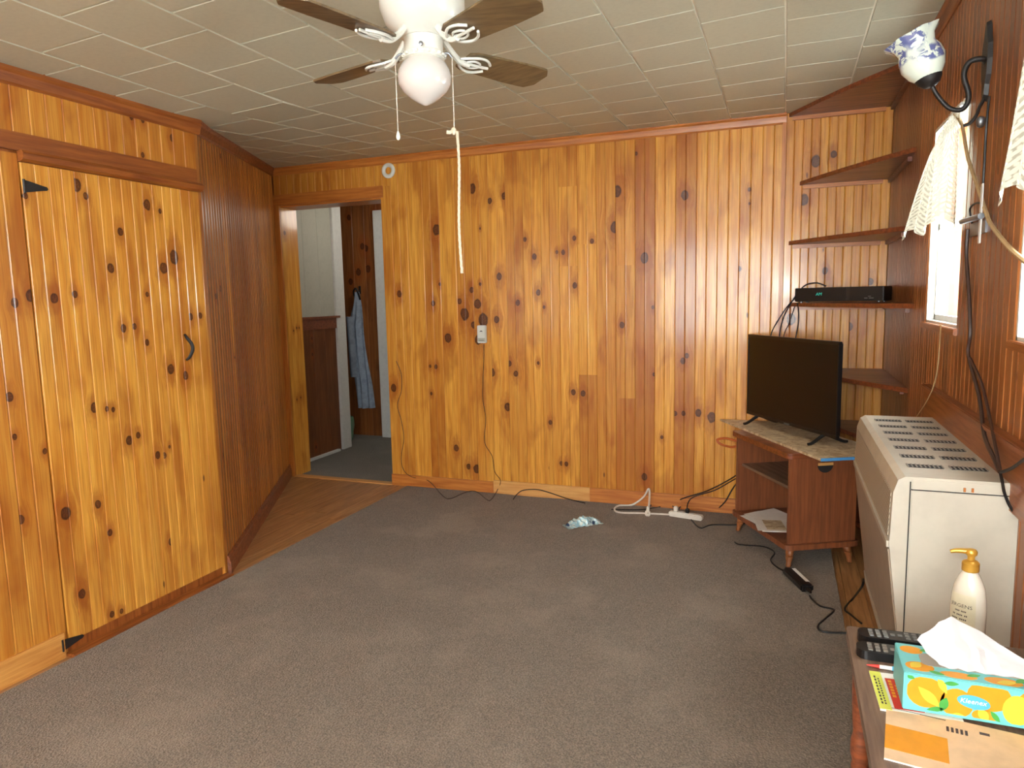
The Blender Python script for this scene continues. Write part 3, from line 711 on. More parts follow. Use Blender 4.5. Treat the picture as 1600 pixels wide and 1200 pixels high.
fp(lathe('globe', [(.048, gz + .004), (.052, gz), (.064, gz - .012), (.073, gz - .03), (.076, gz - .048), (.073, gz - .068), (.06, gz - .087), (.038, gz - .105), (.018, gz - .117), (.006, gz - .123), (.001, gz - .124)], M['opal'], n=36, origin=(fx, fy, 0)))
for k in range(3):
    a = k * 2.094 + .9
    fp(lathe('thumb_screw', [(.003, .0), (.003, .012), (.006, .013), (.006, .018), (.003, .019)], M['steel'], n=8, M=Matrix.Rotation(a, 3, 'Z') @ Matrix.Rotation(math.radians(90), 3, 'Y'), origin=(fx + .052 * math.cos(a), fy + .052 * math.sin(a), bz - .014)))
for ang in (163, 62, 253, 332):
    ar = math.radians(ang); Rz = Matrix.Rotation(ar, 4, 'Z'); Tl = Matrix.Rotation(math.radians(-11), 4, 'X')
    bm = bmesh.new(); n = 14; out = []
    L0, L1 = .14, .455
    edge = []
    for i in range(n + 1):
        t = i / n; xx = L0 + (L1 - L0) * t; w = .048 + .013 * min(1, t * 1.6)
        if t > .9: w *= math.sqrt(max(0, 1 - ((t - .9) / .1) ** 2 * .72))
        if t < .06: w *= .8 + .2 * t / .06
        edge.append((xx, w))
    poly = [(x_, w) for x_, w in edge] + [(x_, -w) for x_, w in edge[::-1]]
    Mx = Matrix.Translation((fx, fy, bz - .012)) @ Rz @ Tl
    add_prism(bm, poly, lambda p: Mx @ Vector((p[0], p[1], 0)), lambda p: Mx @ Vector((p[0], p[1], .006)))
    bl = fp(finish(bm, 'blade', M['bladewood']))
    # ornate iron: two scrolls and a plate under the root of the blade
    bm = bmesh.new(); Mi = Matrix.Translation((fx, fy, bz - .012)) @ Rz
    add_tube(bm, [Mi @ Vector(p) for p in ((.06, 0, .06), (.08, 0, .035), (.105, 0, .012), (.13, 0, -.004), (.16, 0, -.008))], .009, 8)
    for s in (-1, 1):
        add_tube(bm, [Mx @ Vector(p) for p in ((.125, s * .008, .0), (.145, s * .026, -.004), (.175, s * .040, -.005), (.205, s * .036, -.005), (.228, s * .018, -.005))], .0042, 6)
        add_tube(bm, [Mx @ Vector(p) for p in ((.15, s * .006, -.004), (.168, s * .018, -.005), (.19, s * .014, -.005), (.20, s * .004, -.005))], .0035, 6)
    add_tube(bm, [Mx @ Vector(p) for p in ((.13, 0, -.004), (.18, 0, -.006), (.232, 0, -.005))], .0045, 6)
    ir = finish(bm, 'blade_iron', M['white'], smooth=True); fp(ir)
# pull chains
def chain(x, y, z0, z1, name='pull_chain'):
    n = int((z0 - z1) / .0062); bm = bmesh.new()
    add_tube(bm, [(x, y, z0), (x, y, z1)], .0009, 5, smooth_path=False)
    for i in range(n): add_lathe(bm, [(.0004, -.0018), (.0016, -.0009), (.0016, .0009), (.0004, .0018)], 5, (x, y, z0 - i * .0062))
    return finish(bm, name, M['cordwhite'], smooth=True)
rgt = Vector((.933, .36, 0)).normalized()
ca = Vector((fx, fy, 0)) - rgt * .082; cb = Vector((fx, fy, 0)) + rgt * .080
za = bz - .032
def chain_group(p, zend, s):
    c = fp(chain(p.x, p.y, za, zend)); q = Vector((fx, fy, 0)) + rgt * s * .055
    tube('chain_outlet', [(q.x, q.y, za + .012), (q.x + rgt.x * s * .015, q.y + rgt.y * s * .015, za + .012), (p.x, p.y, za)], .003, M['steel'], c)
    return c
zA = on(624, 206, 1, ca.y).z; zB = on(703, 203, 1, cb.y).z
c1 = chain_group(ca, zA, -1)
lathe('chain_fob', [(.001, zA + .002), (.003, zA), (.0062, zA - .012), (.0058, zA - .018), (.002, zA - .023)], M['white'], c1, n=12, origin=(ca.x, ca.y, 0))
c2 = chain_group(cb, zB, 1)
bm = bmesh.new()
add_lathe(bm, [(.002, .006), (.007, .002), (.009, -.006), (.006, -.013), (.002, -.016)], 10, (cb.x - .002, cb.y, zB))
add_tube(bm, [(cb.x, cb.y, zB - .002), (cb.x - .012 * rgt.x, cb.y - .012 * rgt.y, zB - .008), (cb.x - .022 * rgt.x, cb.y - .022 * rgt.y, zB - .007)], .0058, 8)
finish(bm, 'rope_knot', M['rope'], c2, smooth=True)
ze = on(714, 427, 1, cb.y).z
bm = bmesh.new(); nr = 60
for ph in (0, 2.1, 4.2):
    pts = []
    for i in range(nr + 1):
        t = i / nr; z = zB - .006 - t * (zB - .006 - ze); a = ph + t * 46
        pts.append((cb.x + .008 * rgt.x + .0018 * math.cos(a) + .003 * math.sin(t * 7), cb.y + .008 * rgt.y + .0018 * math.sin(a), z))
    add_tube(bm, pts, .0026, 6, smooth_path=False)
finish(bm, 'pull_rope', M['rope'], c2, smooth=True)['label'] = 'white rope tied to the chain'

# ------------------------------------------------------------------ small things on the back wall
def W(px, py, out=.004): p = on(px, py, 1, BY - out); return p
def Fl(px, py, h=.015): return on(px, py, 2, h)
rp = W(608, 267, 0)
ring = empty('ring_bracket', (rp.x, BY, rp.z), label='round white plastic ring fixed to the wall above the doorway corner', cat='ring')
bm = bmesh.new(); n = 32; rings = []
Rr, rr = .040, .015
for i in range(n):
    a = 2 * math.pi * i / n
    rings.append([bm.verts.new(((Rr + rr * math.cos(b)) * math.cos(a), -.006 - .9 * rr * (math.sin(b) + .3), (Rr + rr * math.cos(b)) * math.sin(a))) for b in [2 * math.pi * k / 10 for k in range(10)]])
for i in range(n):
    for k in range(10): bm.faces.new((rings[i][k], rings[(i + 1) % n][k], rings[(i + 1) % n][(k + 1) % 10], rings[i][(k + 1) % 10]))
finish(bm, 'ring', M['white'], ring, smooth=True)
tp = W(754.5, 522, 0)
th_ = empty('thermostat', (tp.x, BY, tp.z), label='small cream wall thermostat box with a wire running down', cat='thermostat')
box('housing', (-.032, .032), (-.028, .0), (-.062, .062), M['whitepaint'], th_, bevel=.004)
box('faceplate', (-.027, .027), (-.0305, -.027), (-.02, .055), M['white'], th_, bevel=.002)
box('lower_plate', (-.027, .027), (-.0305, -.027), (-.052, -.026), M['greypanel'], th_, bevel=.002)
for q in ((-.012, .012, .018, .021), (-.006, .006, .0205, .026), (-.02, .02, -.044, -.041)): box('dial_mark', q[:2], (-.0315, -.030), q[2:], M['ink'], th_)
def cable(name, pts, r, mat, label, cat='cable', group=None):
    o = tube(name, pts, r, mat, n=6, sub=5); return tag(o, label, cat, group)
wire = [(619, 564), (627, 585), (627, 611), (621, 633), (627, 657), (631, 685), (627, 713), (630, 733)]
wire2 = [(643, 745), (669, 751)]
P = [W(*p) for p in wire] + [W(*p, out=.018) for p in wire2] + [Fl(*p) for p in ((692, 775), (704, 779), (728, 769), (744, 768), (761, 781), (768, 780))] + [W(777, 766, .02), W(782, 751, .02), W(773, 737, .005)] + [W(*p) for p in ((769, 713), (757, 690), (759, 653), (754, 618), (756, 562), (756, 538))]
cable('thermostat_wire', P, .0024, M['brownwire'], 'thin dark wire from the thermostat down to the floor and up beside the doorway', 'wire')
P = [Fl(802, 780), Fl(808, 772, .03), W(818, 766, .018), W(840, 765, .018), W(862, 771, .018), Fl(882, 778), Fl(897, 782), Fl(914, 786)]
cable('floor_wire', P, .0035, M['rubber'], 'short black wire arching against the pale baseboard', 'wire')
P = [Fl(955, 796), Fl(1005, 796), Fl(1042, 789), W(1072, 777, .03), W(1105, 767, .03), W(1142, 748, .04), W(1160, 735, .06)]
cable('power_cable', P, .004, M['rubber'], 'black cable running from the wall floor line up behind the television stand')
P = [Fl(1006, 801), Fl(1020, 788), Fl(1045, 787), Fl(1057, 798, .03)]
cable('power_cable', P, .004, M['rubber'], 'black lead curling behind the white cord to the power strip')
P = [Fl(1059, 798, .035), Fl(1067, 790), Fl(1092, 793), Fl(1117, 796), W(1132, 785, .05), W(1144, 765, .06), W(1158, 745, .08)]
cable('power_cable', P, .004, M['rubber'], 'black lead drooping from the power strip to the television stand')
P = [Fl(1073, 803, .03), W(1075, 786, .09), W(1085, 776, .06), W(1117, 766, .05), W(1144, 751, .05), W(1160, 742, .07)]
cable('power_cable', P, .0035, M['rubber'], 'black lead rising steeply from the middle of the power strip')
P = [Fl(1080, 812), Fl(1094, 825), Fl(1112, 820), Fl(1150, 820), Fl(1175, 815)]
cable('power_cable', P, .004, M['rubber'], 'black cable on the carpet between power strip and stand leg')
P = [Fl(1046, 804, .025), Fl(1010, 802), Fl(970, 801), Fl(960, 796), Fl(967, 790), Fl(987, 789), W(1005, 777, .03), W(1013, 764, .03), W(1015, 770, .04), Fl(1014, 790, .06), Fl(1012, 804, .03)]
cable('extension_cord', P, .0062, M['cordwhite'], 'white extension cord looped on the carpet against the baseboard', 'cord')
pa, pb = Fl(1046, 803, .02), Fl(1098, 811, .02); dpb = pb - pa
ps = empty('power_strip', tuple((pa + pb) / 2 * 1.0 + Vector((0, 0, -.009))), math.atan2(dpb.y, dpb.x), label='white power strip lying on the carpet with black plugs in it', cat='power strip')
Ls = dpb.length
box('strip_body', (-Ls / 2, Ls / 2), (-.022, .022), (0, .032), M['cordwhite'], ps, bevel=.006)
for i in range(5): box('socket', (-Ls / 2 + .03 + i * Ls / 6, -Ls / 2 + .052 + i * Ls / 6), (-.014, .014), (.0315, .0335), M['whitepaint'], ps)
box('plug', (-Ls / 2 + .03, -Ls / 2 + .055), (-.012, .012), (.032, .065), M['cordwhite'], ps, bevel=.004); box('plug', (-Ls / 2 + .105, -Ls / 2 + .128), (-.011, .011), (.032, .062), M['black'], ps, bevel=.004)
cpg = Fl(1012, 806, .012); pg = empty('cord_plug', tuple(cpg), label='white plug at the end of the extension cord standing on the carpet', cat='plug')
box('plug_body', (-.016, .016), (-.014, .014), (0, .035), M['cordwhite'], pg, bevel=.005); lathe('strain_relief', [(.010, .033), (.007, .055), (.005, .062)], M['cordwhite'], pg, n=10)
# snack wrapper
wa_, wb_ = Fl(885, 824, .012), Fl(936, 816, .012); wd = wb_ - wa_
wp = empty('snack_wrapper', tuple((wa_ + wb_) / 2), math.atan2(wd.y, wd.x), label='crumpled pale blue snack wrapper lying on the carpet', cat='wrapper')
random.seed(3)
LW = wd.length; ph_ = [random.uniform(0, 6) for _ in range(8)]
def wrap_fn(u, v):
    x_ = (u - .5) * LW; e = math.sin(math.pi * min(max(u, .0), 1)) ** .5
    cr = .006 * math.sin(u * 23 + ph_[0]) * math.sin(v * 17 + ph_[1]) + .005 * math.sin(u * 41 + v * 13 + ph_[2])
    return (x_ + .006 * math.sin(v * 9), (v - .5) * (.085 + .01 * math.sin(u * 14)), .003 + max(0, (.046 * e * math.sin(math.pi * v) + cr * e)))
def wrapper_mat():
    t = NT('printed_wrapper_foil'); n = t.noise(t.obj(), 55, 3, .7); m = t.noise(t.obj(), 24, 2)
    c = t.mix(t.smooth(n, .45, .6), srgb(150, 186, 196), srgb(206, 214, 206)); c = t.mix(t.smooth(m, .6, .66), c, srgb(60, 78, 108))
    t.set(Base_Color=c, Roughness=.25, Metallic=.25); return t.m
grid('wrapper_foil', wrap_fn, 30, 16, wrapper_mat(), wp, thick=.0012)
for q in ((-LW / 2 - .006, -LW / 2 + .008), (LW / 2 - .008, LW / 2 + .008)): box('crimped_end', q, (-.04, .04), (.001, .005), M['foil'], wp)

# ------------------------------------------------------------------ television stand
ths = math.atan2(.48, .877)
st = empty('television_stand', (.045, 3.69, .011), ths, label='small red brown wooden television stand on turned legs with open front', cat='tv stand')
def rrect(x0, x1, y0, y1, r, n=5):
    o = []
    for cx, cy, a0 in ((x1 - r, y1 - r, 0), (x0 + r, y1 - r, 90), (x0 + r, y0 + r, 180), (x1 - r, y0 + r, 270)):
        for i in range(n + 1): a = math.radians(a0 + 90 * i / n); o.append((cx + r * math.cos(a), cy + r * math.sin(a)))
    return o
slab('bottom_board', rrect(-.018, .385, -.018, .618, .03), .095, .122, M['standwood'], st, bevel=.005)
slab('top_board', rrect(-.022, .385, -.022, .622, .03), .568, .595, M['shelfwood'], st, bevel=.006)
box('side_panel', (.0, .368), (.0, .018), (.12, .57), M['standwood'], st, bevel=.003)
box('side_panel', (.0, .368), (.582, .60), (.12, .57), M['standwood'], st, bevel=.003)
box('back_panel', (.352, .362), (.018, .582), (.12, .57), M['standwood'], st)
box('middle_shelf', (.03, .352), (.017, .583), (.39, .405), M['tabletop'], st, bevel=.002)
for lx, ly, sx, sy in ((.03, .03, -1, -1), (.03, .57, -1, 1), (.335, .03, 1, -1), (.335, .57, 1, 1)):
    bm = bmesh.new(); add_lathe(bm, [(.010, .0), (.013, .004), (.014, .012), (.012, .02), (.017, .04), (.02, .052), (.016, .056), (.019, .06), (.021, .078), (.018, .084), (.026, .09), (.026, .096)], 16, (0, 0, 0))
    for v in bm.verts: v.co.x += lx + sx * .016 * (1 - v.co.z / .1); v.co.y += ly + sy * .016 * (1 - v.co.z / .1)
    finish(bm, 'leg', M['legwood'], st, smooth=True)
hh = [(.19 + .042 * math.cos(a), .525 + .040 * math.sin(a)) for a in [math.pi + math.pi * i / 12 for i in range(13)]]
bm = bmesh.new(); add_prism(bm, hh, lambda p: (p[0], -.0015, p[1]), lambda p: (p[0], .0008, p[1])); finish(bm, 'hand_hole', M['slot'], st)
box('latch_strip', (.15, .232), (-.003, .001), (.522, .536), M['base_pale'], st, bevel=.001)
tube('side_loop', [(.004, .598, .535), (-.04, .645, .545), (-.075, .69, .53), (-.06, .68, .505), (-.02, .63, .495), (.004, .60, .505)], .007, M['orangewood'], st, n=8)['label'] = 'orange wooden loop'
# laid board with marbled paper
brd = empty('marbled_board', (.05, 4.05, .606), label='marbled paper covered board with a blue edge laid across the stand', cat='board')
poly = [(.178, 3.545), (.395, 3.66), (.45, 3.80), (.36, 4.02), (.05, 4.535), (-.36, 4.535)]
bpoly = [(x_ - .05, y_ - 4.05) for x_, y_ in poly]
slab('board_panel', bpoly, 0, .012, M['marble'], brd, bevel=.0015)
e0, e1 = Vector(bpoly[0]), Vector(bpoly[1]); en = Vector(((e1 - e0).y, -(e1 - e0).x)).normalized()
slab('edge_tape', [tuple(e0 + en * .0015), tuple(e1 + en * .0015), tuple(e1 - en * .004), tuple(e0 - en * .004)], -.001, .0128, M['blueedge'], brd)
# papers on the bottom shelf
random.seed(5)
Rs = Matrix.Rotation(ths, 4, 'Z')
for i, (lx, ly, a, w_, h_, mt, lab) in enumerate(((.10, .36, .1, .216, .28, 'paper', 'white paper sheet at the bottom of the pile inside the stand'), (.09, .30, -.35, .21, .27, 'paper', 'white sheet lying slantwise in the pile inside the stand'), (.13, .36, .25, .216, .28, 'paper', 'topmost plain white sheet jutting from the pile inside the stand'))):
    p = Rs @ Vector((lx, ly, 0)); z = .1335 + i * .0075
    sh = empty('paper_sheet', (.045 + p.x, 3.69 + p.y, z), ths + a, label=lab, cat='paper', group='papers inside the television stand')
    grid('sheet', lambda u, v: ((u - .5) * w_, (v - .5) * h_, .0008 + .004 * u * v + .002 * math.sin(u * 5 + v * 3) ** 2), 8, 8, M[mt], sh, thick=.0012)
p = Rs @ Vector((.075, .25, 0))
bk = empty('leaflet', (.045 + p.x, 3.69 + p.y, .157), ths - .3, label='white leaflet with a brown picture on top of the papers in the stand', cat='leaflet')
box('leaflet_sheet', (-.10, .10), (-.14, .14), (0, .003), M['paper'], bk)
box('picture', (-.07, .03), (-.11, .05), (.0028, .0036), M['marble'], bk)

# television
tvx = Vector((.547, -.837, 0)); tht = math.atan2(tvx.y, tvx.x)
tv = empty('television', (.034, 4.15, .619), tht, label='black flat screen television standing on the marbled board', cat='television')
box('back_shell', (-.412, .412), (.006, .024), (.055, .53), M['black'], tv, bevel=.006)
box('lower_back', (-.26, .26), (.02, .06), (.07, .32), M['black'], tv, bevel=.015)
boxes('bezel', [(-.419, .419, -.008, .012, .516, .534), (-.419, .419, -.008, .012, .047, .066), (-.419, -.408, -.008, .012, .066, .516), (.408, .419, -.008, .012, .066, .516)], M['black'], tv, bevel=.002)
box('screen', (-.409, .409), (-.0045, .008), (.064, .518), M['screen'], tv)
box('brand_plate', (-.025, .025), (-.0095, -.007), (.05, .058), M['key'], tv)
for sx in (-.31, .31):
    bm = bmesh.new()
    for s in (-1, 1):
        add_tube(bm, [(sx, .018, .058), (sx + .004 * s, .018 + s * .03, .038), (sx + .01, .018 + s * .09, .012), (sx + .012, .018 + s * .115, .0085)], .009, 8, rad=lambda t: .011 - .004 * t)
    finish(bm, 'foot', M['black'], tv, smooth=True)
# set-top box on the fourth shelf
db = Vector((.49, 4.205, 0)) - Vector((.055, 4.41, 0)); thd = math.atan2(db.y, db.x); Ld = db.length
dv = empty('set_top_box', (.055, 4.41, 1.339), thd, label='wide black set top box with a small green clock on the corner shelf', cat='set top box')
box('case', (0, Ld), (.0, .125), (.006, .084), M['black'], dv, bevel=.003)
box('front_panel', (.004, Ld * .60), (-.004, .002), (.009, .081), M['screen'], dv, bevel=.001)
box('front_door', (Ld * .64, Ld - .004), (-.005, .002), (.009, .081), M['screen'], dv, bevel=.002)
Mt = Matrix.Translation((Ld * .29, -.0045, .047)) @ Matrix.Rotation(math.radians(90), 4, 'X')
text('AM', .024, M['led'], dv, Mt, 'clock_digits', .15)
boxes('front_marks', [(Ld * .80, Ld * .835, -.0058, -.0048, .02, .024), (Ld * .85, Ld * .9, -.0058, -.0048, .02, .024), (Ld * .84, Ld * .87, -.0058, -.0048, .03, .033)], M['key'], dv)
for xx in (.03, Ld - .03):
    for yy in (.02, .10): lathe('rubber_foot', [(.009, 0), (.009, .007)], M['steel'], dv, n=10, origin=(xx, yy, 0))
# leads between box and television
def DY(px, py, y): return on(px, py, 1, y)
cable('television_lead', [DY(1291, 447, 4.33), DY(1275, 442, 4.36), DY(1258, 446, 4.44), DY(1247, 458, 4.50), DY(1238, 470, 4.52), DY(1226, 492, 4.52), DY(1219, 516, 4.5), DY(1217, 545, 4.48)], .004, M['rubber'], 'black lead looping over the set top box down behind the television', 'cable')
cable('television_lead', [DY(1242, 466, 4.50), DY(1228, 482, 4.53), DY(1213, 505, 4.53), DY(1205, 522, 4.5), DY(1203, 545, 4.5)], .0035, M['rubber'], 'black lead sweeping furthest outward from the set top box to the television', 'cable')
cable('television_lead', [DY(1246, 474, 4.46), DY(1248, 490, 4.52), DY(1247, 508, 4.52), DY(1243, 530, 4.45), DY(1242, 550, 4.43)], .0035, M['rubber'], 'black lead dropping straight from the set top box shelf end', 'cable')
cable('television_lead', [DY(1242, 478, 4.54), DY(1233, 505, 4.54), DY(1225, 523, 4.5), DY(1222, 550, 4.46)], .0028, M['rubber'], 'thin black lead slanting between the other television leads', 'cable')
# floor cable with adapter
cable('adapter_cable', [Fl(1148, 847), Fl(1157, 851), Fl(1193, 854), Fl(1210, 863), Fl(1204, 875), Fl(1214, 886), Fl(1230, 894, .02)], .004, M['rubber'], 'black cable on the carpet from under the stand to the adapter')
cable('adapter_cable', [Fl(1265, 931, .02), Fl(1270, 938), Fl(1282, 947), Fl(1303, 953), Fl(1290, 966), Fl(1278, 978), Fl(1286, 987), Fl(1322, 989), Fl(1345, 990)], .004, M['rubber'], 'black cable zigzagging from the adapter towards the side table')
aa, ab = Fl(1228, 893, .012), Fl(1266, 930, .012); ad = ab - aa
ap = empty('power_adapter', tuple((aa + ab) / 2), math.atan2(ad.y, ad.x), label='black power adapter with a white label lying on the carpet', cat='adapter')
La = ad.length
box('adapter_body', (-La / 2 + .03, La / 2 - .03), (-.03, .03), (0, .036), M['black'], ap, bevel=.008)
for s in (-1, 1): lathe('strain_relief', [(.012, 0), (.008, .02), (.006, .035)], M['black'], ap, n=10, M=Matrix.Rotation(math.radians(90 * s), 3, 'Y'), origin=(s * (La / 2 - .032), 0, .016))
box('rating_label', (-La / 2 + .05, La / 2 - .08), (.0295, .0312), (.006, .03), M['paper'], ap)
box('top_label', (-La / 2 + .05, La / 2 - .07), (.008, .026), (.0355, .0366), M['paper'], ap)
cable('heater_lead', [on(1349, 905, 1, 2.93), on(1347, 916, 1, 2.93), Fl(1333, 935, .02), Fl(1320, 951, .006), Fl(1330, 961, .006), Fl(1346, 974, .006)], .0045, M['rubber'], 'black lead on the wooden floor strip beside the heater')

# ------------------------------------------------------------------ gas wall heater
ht = empty('wall_heater', (.42, 2.465, .27), label='beige metal wall heater with slotted top on the panelled wall', cat='heater')
def hpz(o): o.parent = ht; o.matrix_parent_inverse = Matrix.Translation(-Vector(ht.location)); return o
HY0, HY1, HT = 1.985, 2.955, .928
prof = [(RX, .27), (.325, .27), (.297, .50), (.268, .745), (.272, .885), (.282, .918), (.298, HT), (RX, HT)]
hpz(extr_y('cabinet', prof, HY0, HY1, M['beige'], bevel=.004))
hpz(box('side_panel', (.312, RX - .006), (HY0 - .004, HY0 + .002), (.285, HT - .034), M['beige'], bevel=.002))
hpz(box('side_band', (.312, RX - .004), (HY0 - .0035, HY0 + .002), (HT - .031, HT - .004), M['beige'], bevel=.002))
hpz(box('panel_seam', (.3085, .3112), (HY0 - .0012, HY0 + .002), (.275, HT - .012), M['slot']))
hpz(box('panel_seam', (.312, RX - .006), (HY0 - .0012, HY0 + .002), (HT - .0345, HT - .0305), M['slot']))
hpz(boxes('side_latch', [(.425, .430, HY0 - .007, HY0 - .002, HT - .028, HT - .018), (.442, .447, HY0 - .007, HY0 - .002, HT - .028, HT - .018)], M['trim']))
def slope(z):
    pts = [(.27, .325), (.50, .297), (.745, .268), (.885, .272), (.918, .282)]
    for (a, x0), (b, x1) in zip(pts, pts[1:]):
        if a <= z <= b: return x0 + (x1 - x0) * (z - a) / (b - a)
    return .3
def front(name, y0, y1, z0, z1, out, mat, back=.004):
    bm = bmesh.new(); pr = [(slope(z0) - out, z0), (slope(z1) - out, z1), (slope(z1) + back, z1), (slope(z0) + back, z0)]
    add_prism(bm, pr, lambda p: (p[0], y0, p[1]), lambda p: (p[0], y1, p[1])); return hpz(finish(bm, name, mat))
front('front_grille', HY0 + .03, HY1 - .03, .760, .878, .0015, M['grille'])
front('front_rail', HY0 + .012, HY1 - .012, .735, .752, .006, M['beige'])
front('front_panel', HY0 + .018, HY1 - .018, .32, .728, .003, M['beige_shaded'])
front('kick_rail', HY0 + .006, HY1 - .006, .272, .315, .005, M['beige'])
vm = None
def vent_mesh():
    bm = bmesh.new(); W_, D_v = .082, .036
    add_box(bm, -W_ / 2, W_ / 2, -D_v / 2, D_v / 2, 0, .0012); return bm
rows = 7
for ci, cx in enumerate((.362, .462)):
    for r in range(rows):
        cy = HY0 + .13 + r * (HY1 - HY0 - .24) / (rows - 1)
        if vm is None:
            v0 = finish(vent_mesh(), 'vent', M['slot']); bm = bmesh.new()
            for k in range(9): add_box(bm, -.041 + k * .01025 - .0016, -.041 + k * .01025 + .0016, -.018, .018, .0008, .003)
            f0 = finish(bm, 'vent_fins', M['fin'], v0); vm = (v0, f0); v, f = v0, f0
        else:
            v = vm[0].copy(); COL.objects.link(v); f = vm[1].copy(); COL.objects.link(f); f.parent = v
        v.location = (cx, cy, HT); hpz(v)
# timber backing board behind the heater
bb = empty('backing_board', (RX - .012, 2.45, .9), label='reddish wooden board with a ledge mounted on the wall above the heater', cat='board')
def bbp(o): o.parent = bb; o.matrix_parent_inverse = Matrix.Translation(-Vector(bb.location)); return o
bbp(box('face_board', (RX - .022, RX), (1.2, 3.135), (.86, 1.018), M['trim_y'], bevel=.002)); bbp(box('ledge', (RX - .032, RX), (1.19, 3.145), (1.016, 1.032), M['base_red'], bevel=.003))

# ------------------------------------------------------------------ lace curtains
def uvgrid(name, fn, nu, nv, mat, parent):
    o = grid(name, fn, nu, nv, mat, parent); me = o.data; uv = me.uv_layers.new(name='UVMap')
    # grid vertices were written in u-major order
    co = {}
    for i in range(nu + 1):
        for j in range(nv + 1): co[i * (nv + 1) + j] = (i / nu, j / nv)
    for lp in me.loops: uv.data[lp.index].uv = co[lp.vertex_index]
    return o
k1 = empty('lace_curtain', (RX - .03, 3.0, 1.6), label='cream lace valance flaring out over the window beside the corner shelves', cat='curtain')
def k1p(o): o.parent = k1; o.matrix_parent_inverse = Matrix.Translation(-Vector(k1.location)); return o
def cur1(u, v):
    yt, yb = 2.80 + .43 * u, 2.725 + .60 * u
    xt, xb = RX - .014 - .012 * u, RX - .03 - .075 * u ** 1.5
    e = v ** .8
    z1 = 1.60 + .055 * math.sin(min(1, u / .62) * math.pi) if u < .62 else 1.60 + .035 * math.sin((u - .62) / .38 * math.pi)
    z = 2.005 + (z1 - 2.005) * v - .10 * (1 - v) * u ** 2.5
    pl_ = .012 * math.sin(u * 34) * (.3 + .7 * v)
    return (xt + (xb - xt) * e + pl_ * .8, yt + (yb - yt) * e, z)
k1p(uvgrid('lace_cloth', cur1, 44, 26, M['lace'], None))
k1p(tube('curtain_rod', [(RX - .014, 2.78, 2.004), (RX - .018, 2.85, 2.003), (RX - .018, 2.92, 2.0)], .006, M['whitepaint'], smooth_path=True))
k2 = empty('lace_curtain', (RX - .03, 1.8, 1.6), label='cream lace valance over the window nearer the lotion bottle and side table', cat='curtain')
def k2p(o): o.parent = k2; o.matrix_parent_inverse = Matrix.Translation(-Vector(k2.location)); return o
def cur2(u, v):
    yt, yb = 1.48 + .56 * u, 1.46 + .66 * u
    xt, xb = RX - .024, RX - .03 - .028 * u ** 2
    z1 = 1.60 + .04 * abs(math.sin(u * 9.4)); z = 2.09 + (z1 - 2.09) * v
    return (xt + (xb - xt) * v + .010 * math.sin(u * 40) * (.3 + .7 * v), yt + (yb - yt) * v ** 1.3, z)
k2p(uvgrid('lace_cloth', cur2, 44, 26, M['lace'], None))
k2p(tube('curtain_rod', [(RX - .02, 1.45, 2.092), (RX - .024, 1.75, 2.092), (RX - .02, 2.06, 2.09)], .006, M['whitepaint']))

# ------------------------------------------------------------------ wall sconce
sy = 2.5
def S(px, py, y=sy): return on(px, py, 1, y)
sn = empty('wall_sconce', (RX, 2.52, 2.04), label='black wrought iron wall lamp with a white glass shade painted with blue flowers', cat='wall lamp')
def snp(o): o.parent = sn; o.matrix_parent_inverse = Matrix.Translation(-Vector(sn.location)); return o
plp = [(.0, -.115), (.012, -.10), (.02, -.07), (.034, -.045), (.04, 0), (.036, .045), (.022, .075), (.012, .10), (0, .115)]
plp = plp + [(-a, b) for a, b in plp[-2:0:-1]]
bm = bmesh.new(); add_prism(bm, plp, lambda p: (RX - .001, 2.52 + p[0], 2.06 + p[1]), lambda p: (RX - .013, 2.52 + p[0] * .85, 2.06 + p[1] * .95)); snp(finish(bm, 'wall_plate', M['iron'], bevel=.002))
arm = [Vector((RX - .008, 2.52, 2.055)), S(1535, 92), S(1515, 97), S(1506, 118), S(1513, 145), S(1511, 162), S(1500, 172), S(1482, 168), S(1465, 150), S(1456, 134)]
snp(tube('scroll_arm', arm, .0075, M['iron'], n=10, rad=lambda t: .0085 - .002 * t))
ax = (S(1425, 60) - S(1456, 128)).normalized(); Mq = Vector((0, 0, 1)).rotation_difference(ax).to_matrix()
snp(lathe('shade_holder', [(.008, -.012), (.022, -.006), (.034, .008), (.038, .022), (.036, .026)], M['iron'], n=24, origin=tuple(S(1455, 130)), M=Mq))
hb_ = S(1453, 122)
bm = bmesh.new(); profS = [(.034, .0), (.05, .02), (.062, .05), (.06, .075), (.052, .095), (.058, .115), (.078, .135)]
n = 32; rgs = []
for layer in (0, 1):
    for i, (r, z) in enumerate(profS if layer == 0 else profS[::-1]):
        rg = []
        for k in range(n):
            a = 2 * math.pi * k / n; fl2 = (1 + .07 * math.sin(a * 8) * (z / .135) ** 4); q = (r - .003 * layer) * fl2
            rg.append(bm.verts.new(Mq @ Vector((q * math.cos(a), q * math.sin(a), z)) + hb_))
        rgs.append(rg)
for a_, b_ in zip(rgs, rgs[1:]):
    for k in range(n): bm.faces.new((a_[k], a_[(k + 1) % n], b_[(k + 1) % n], b_[k]))
snp(finish(bm, 'glass_shade', M['floral'], smooth=True))
snp(tube('tail_scroll', [(RX - .008, 2.52, 1.955), (RX - .02, 2.515, 1.93), (RX - .03, 2.50, 1.905), (RX - .045, 2.50, 1.885), (RX - .06, 2.505, 1.88)], .005, M['iron']))
snp(lathe('switch_knob', [(.004, 1.90), (.011, 1.895), (.013, 1.885), (.010, 1.872), (.005, 1.868)], M['steel'], origin=(RX - .02, 2.49, 0), n=14))

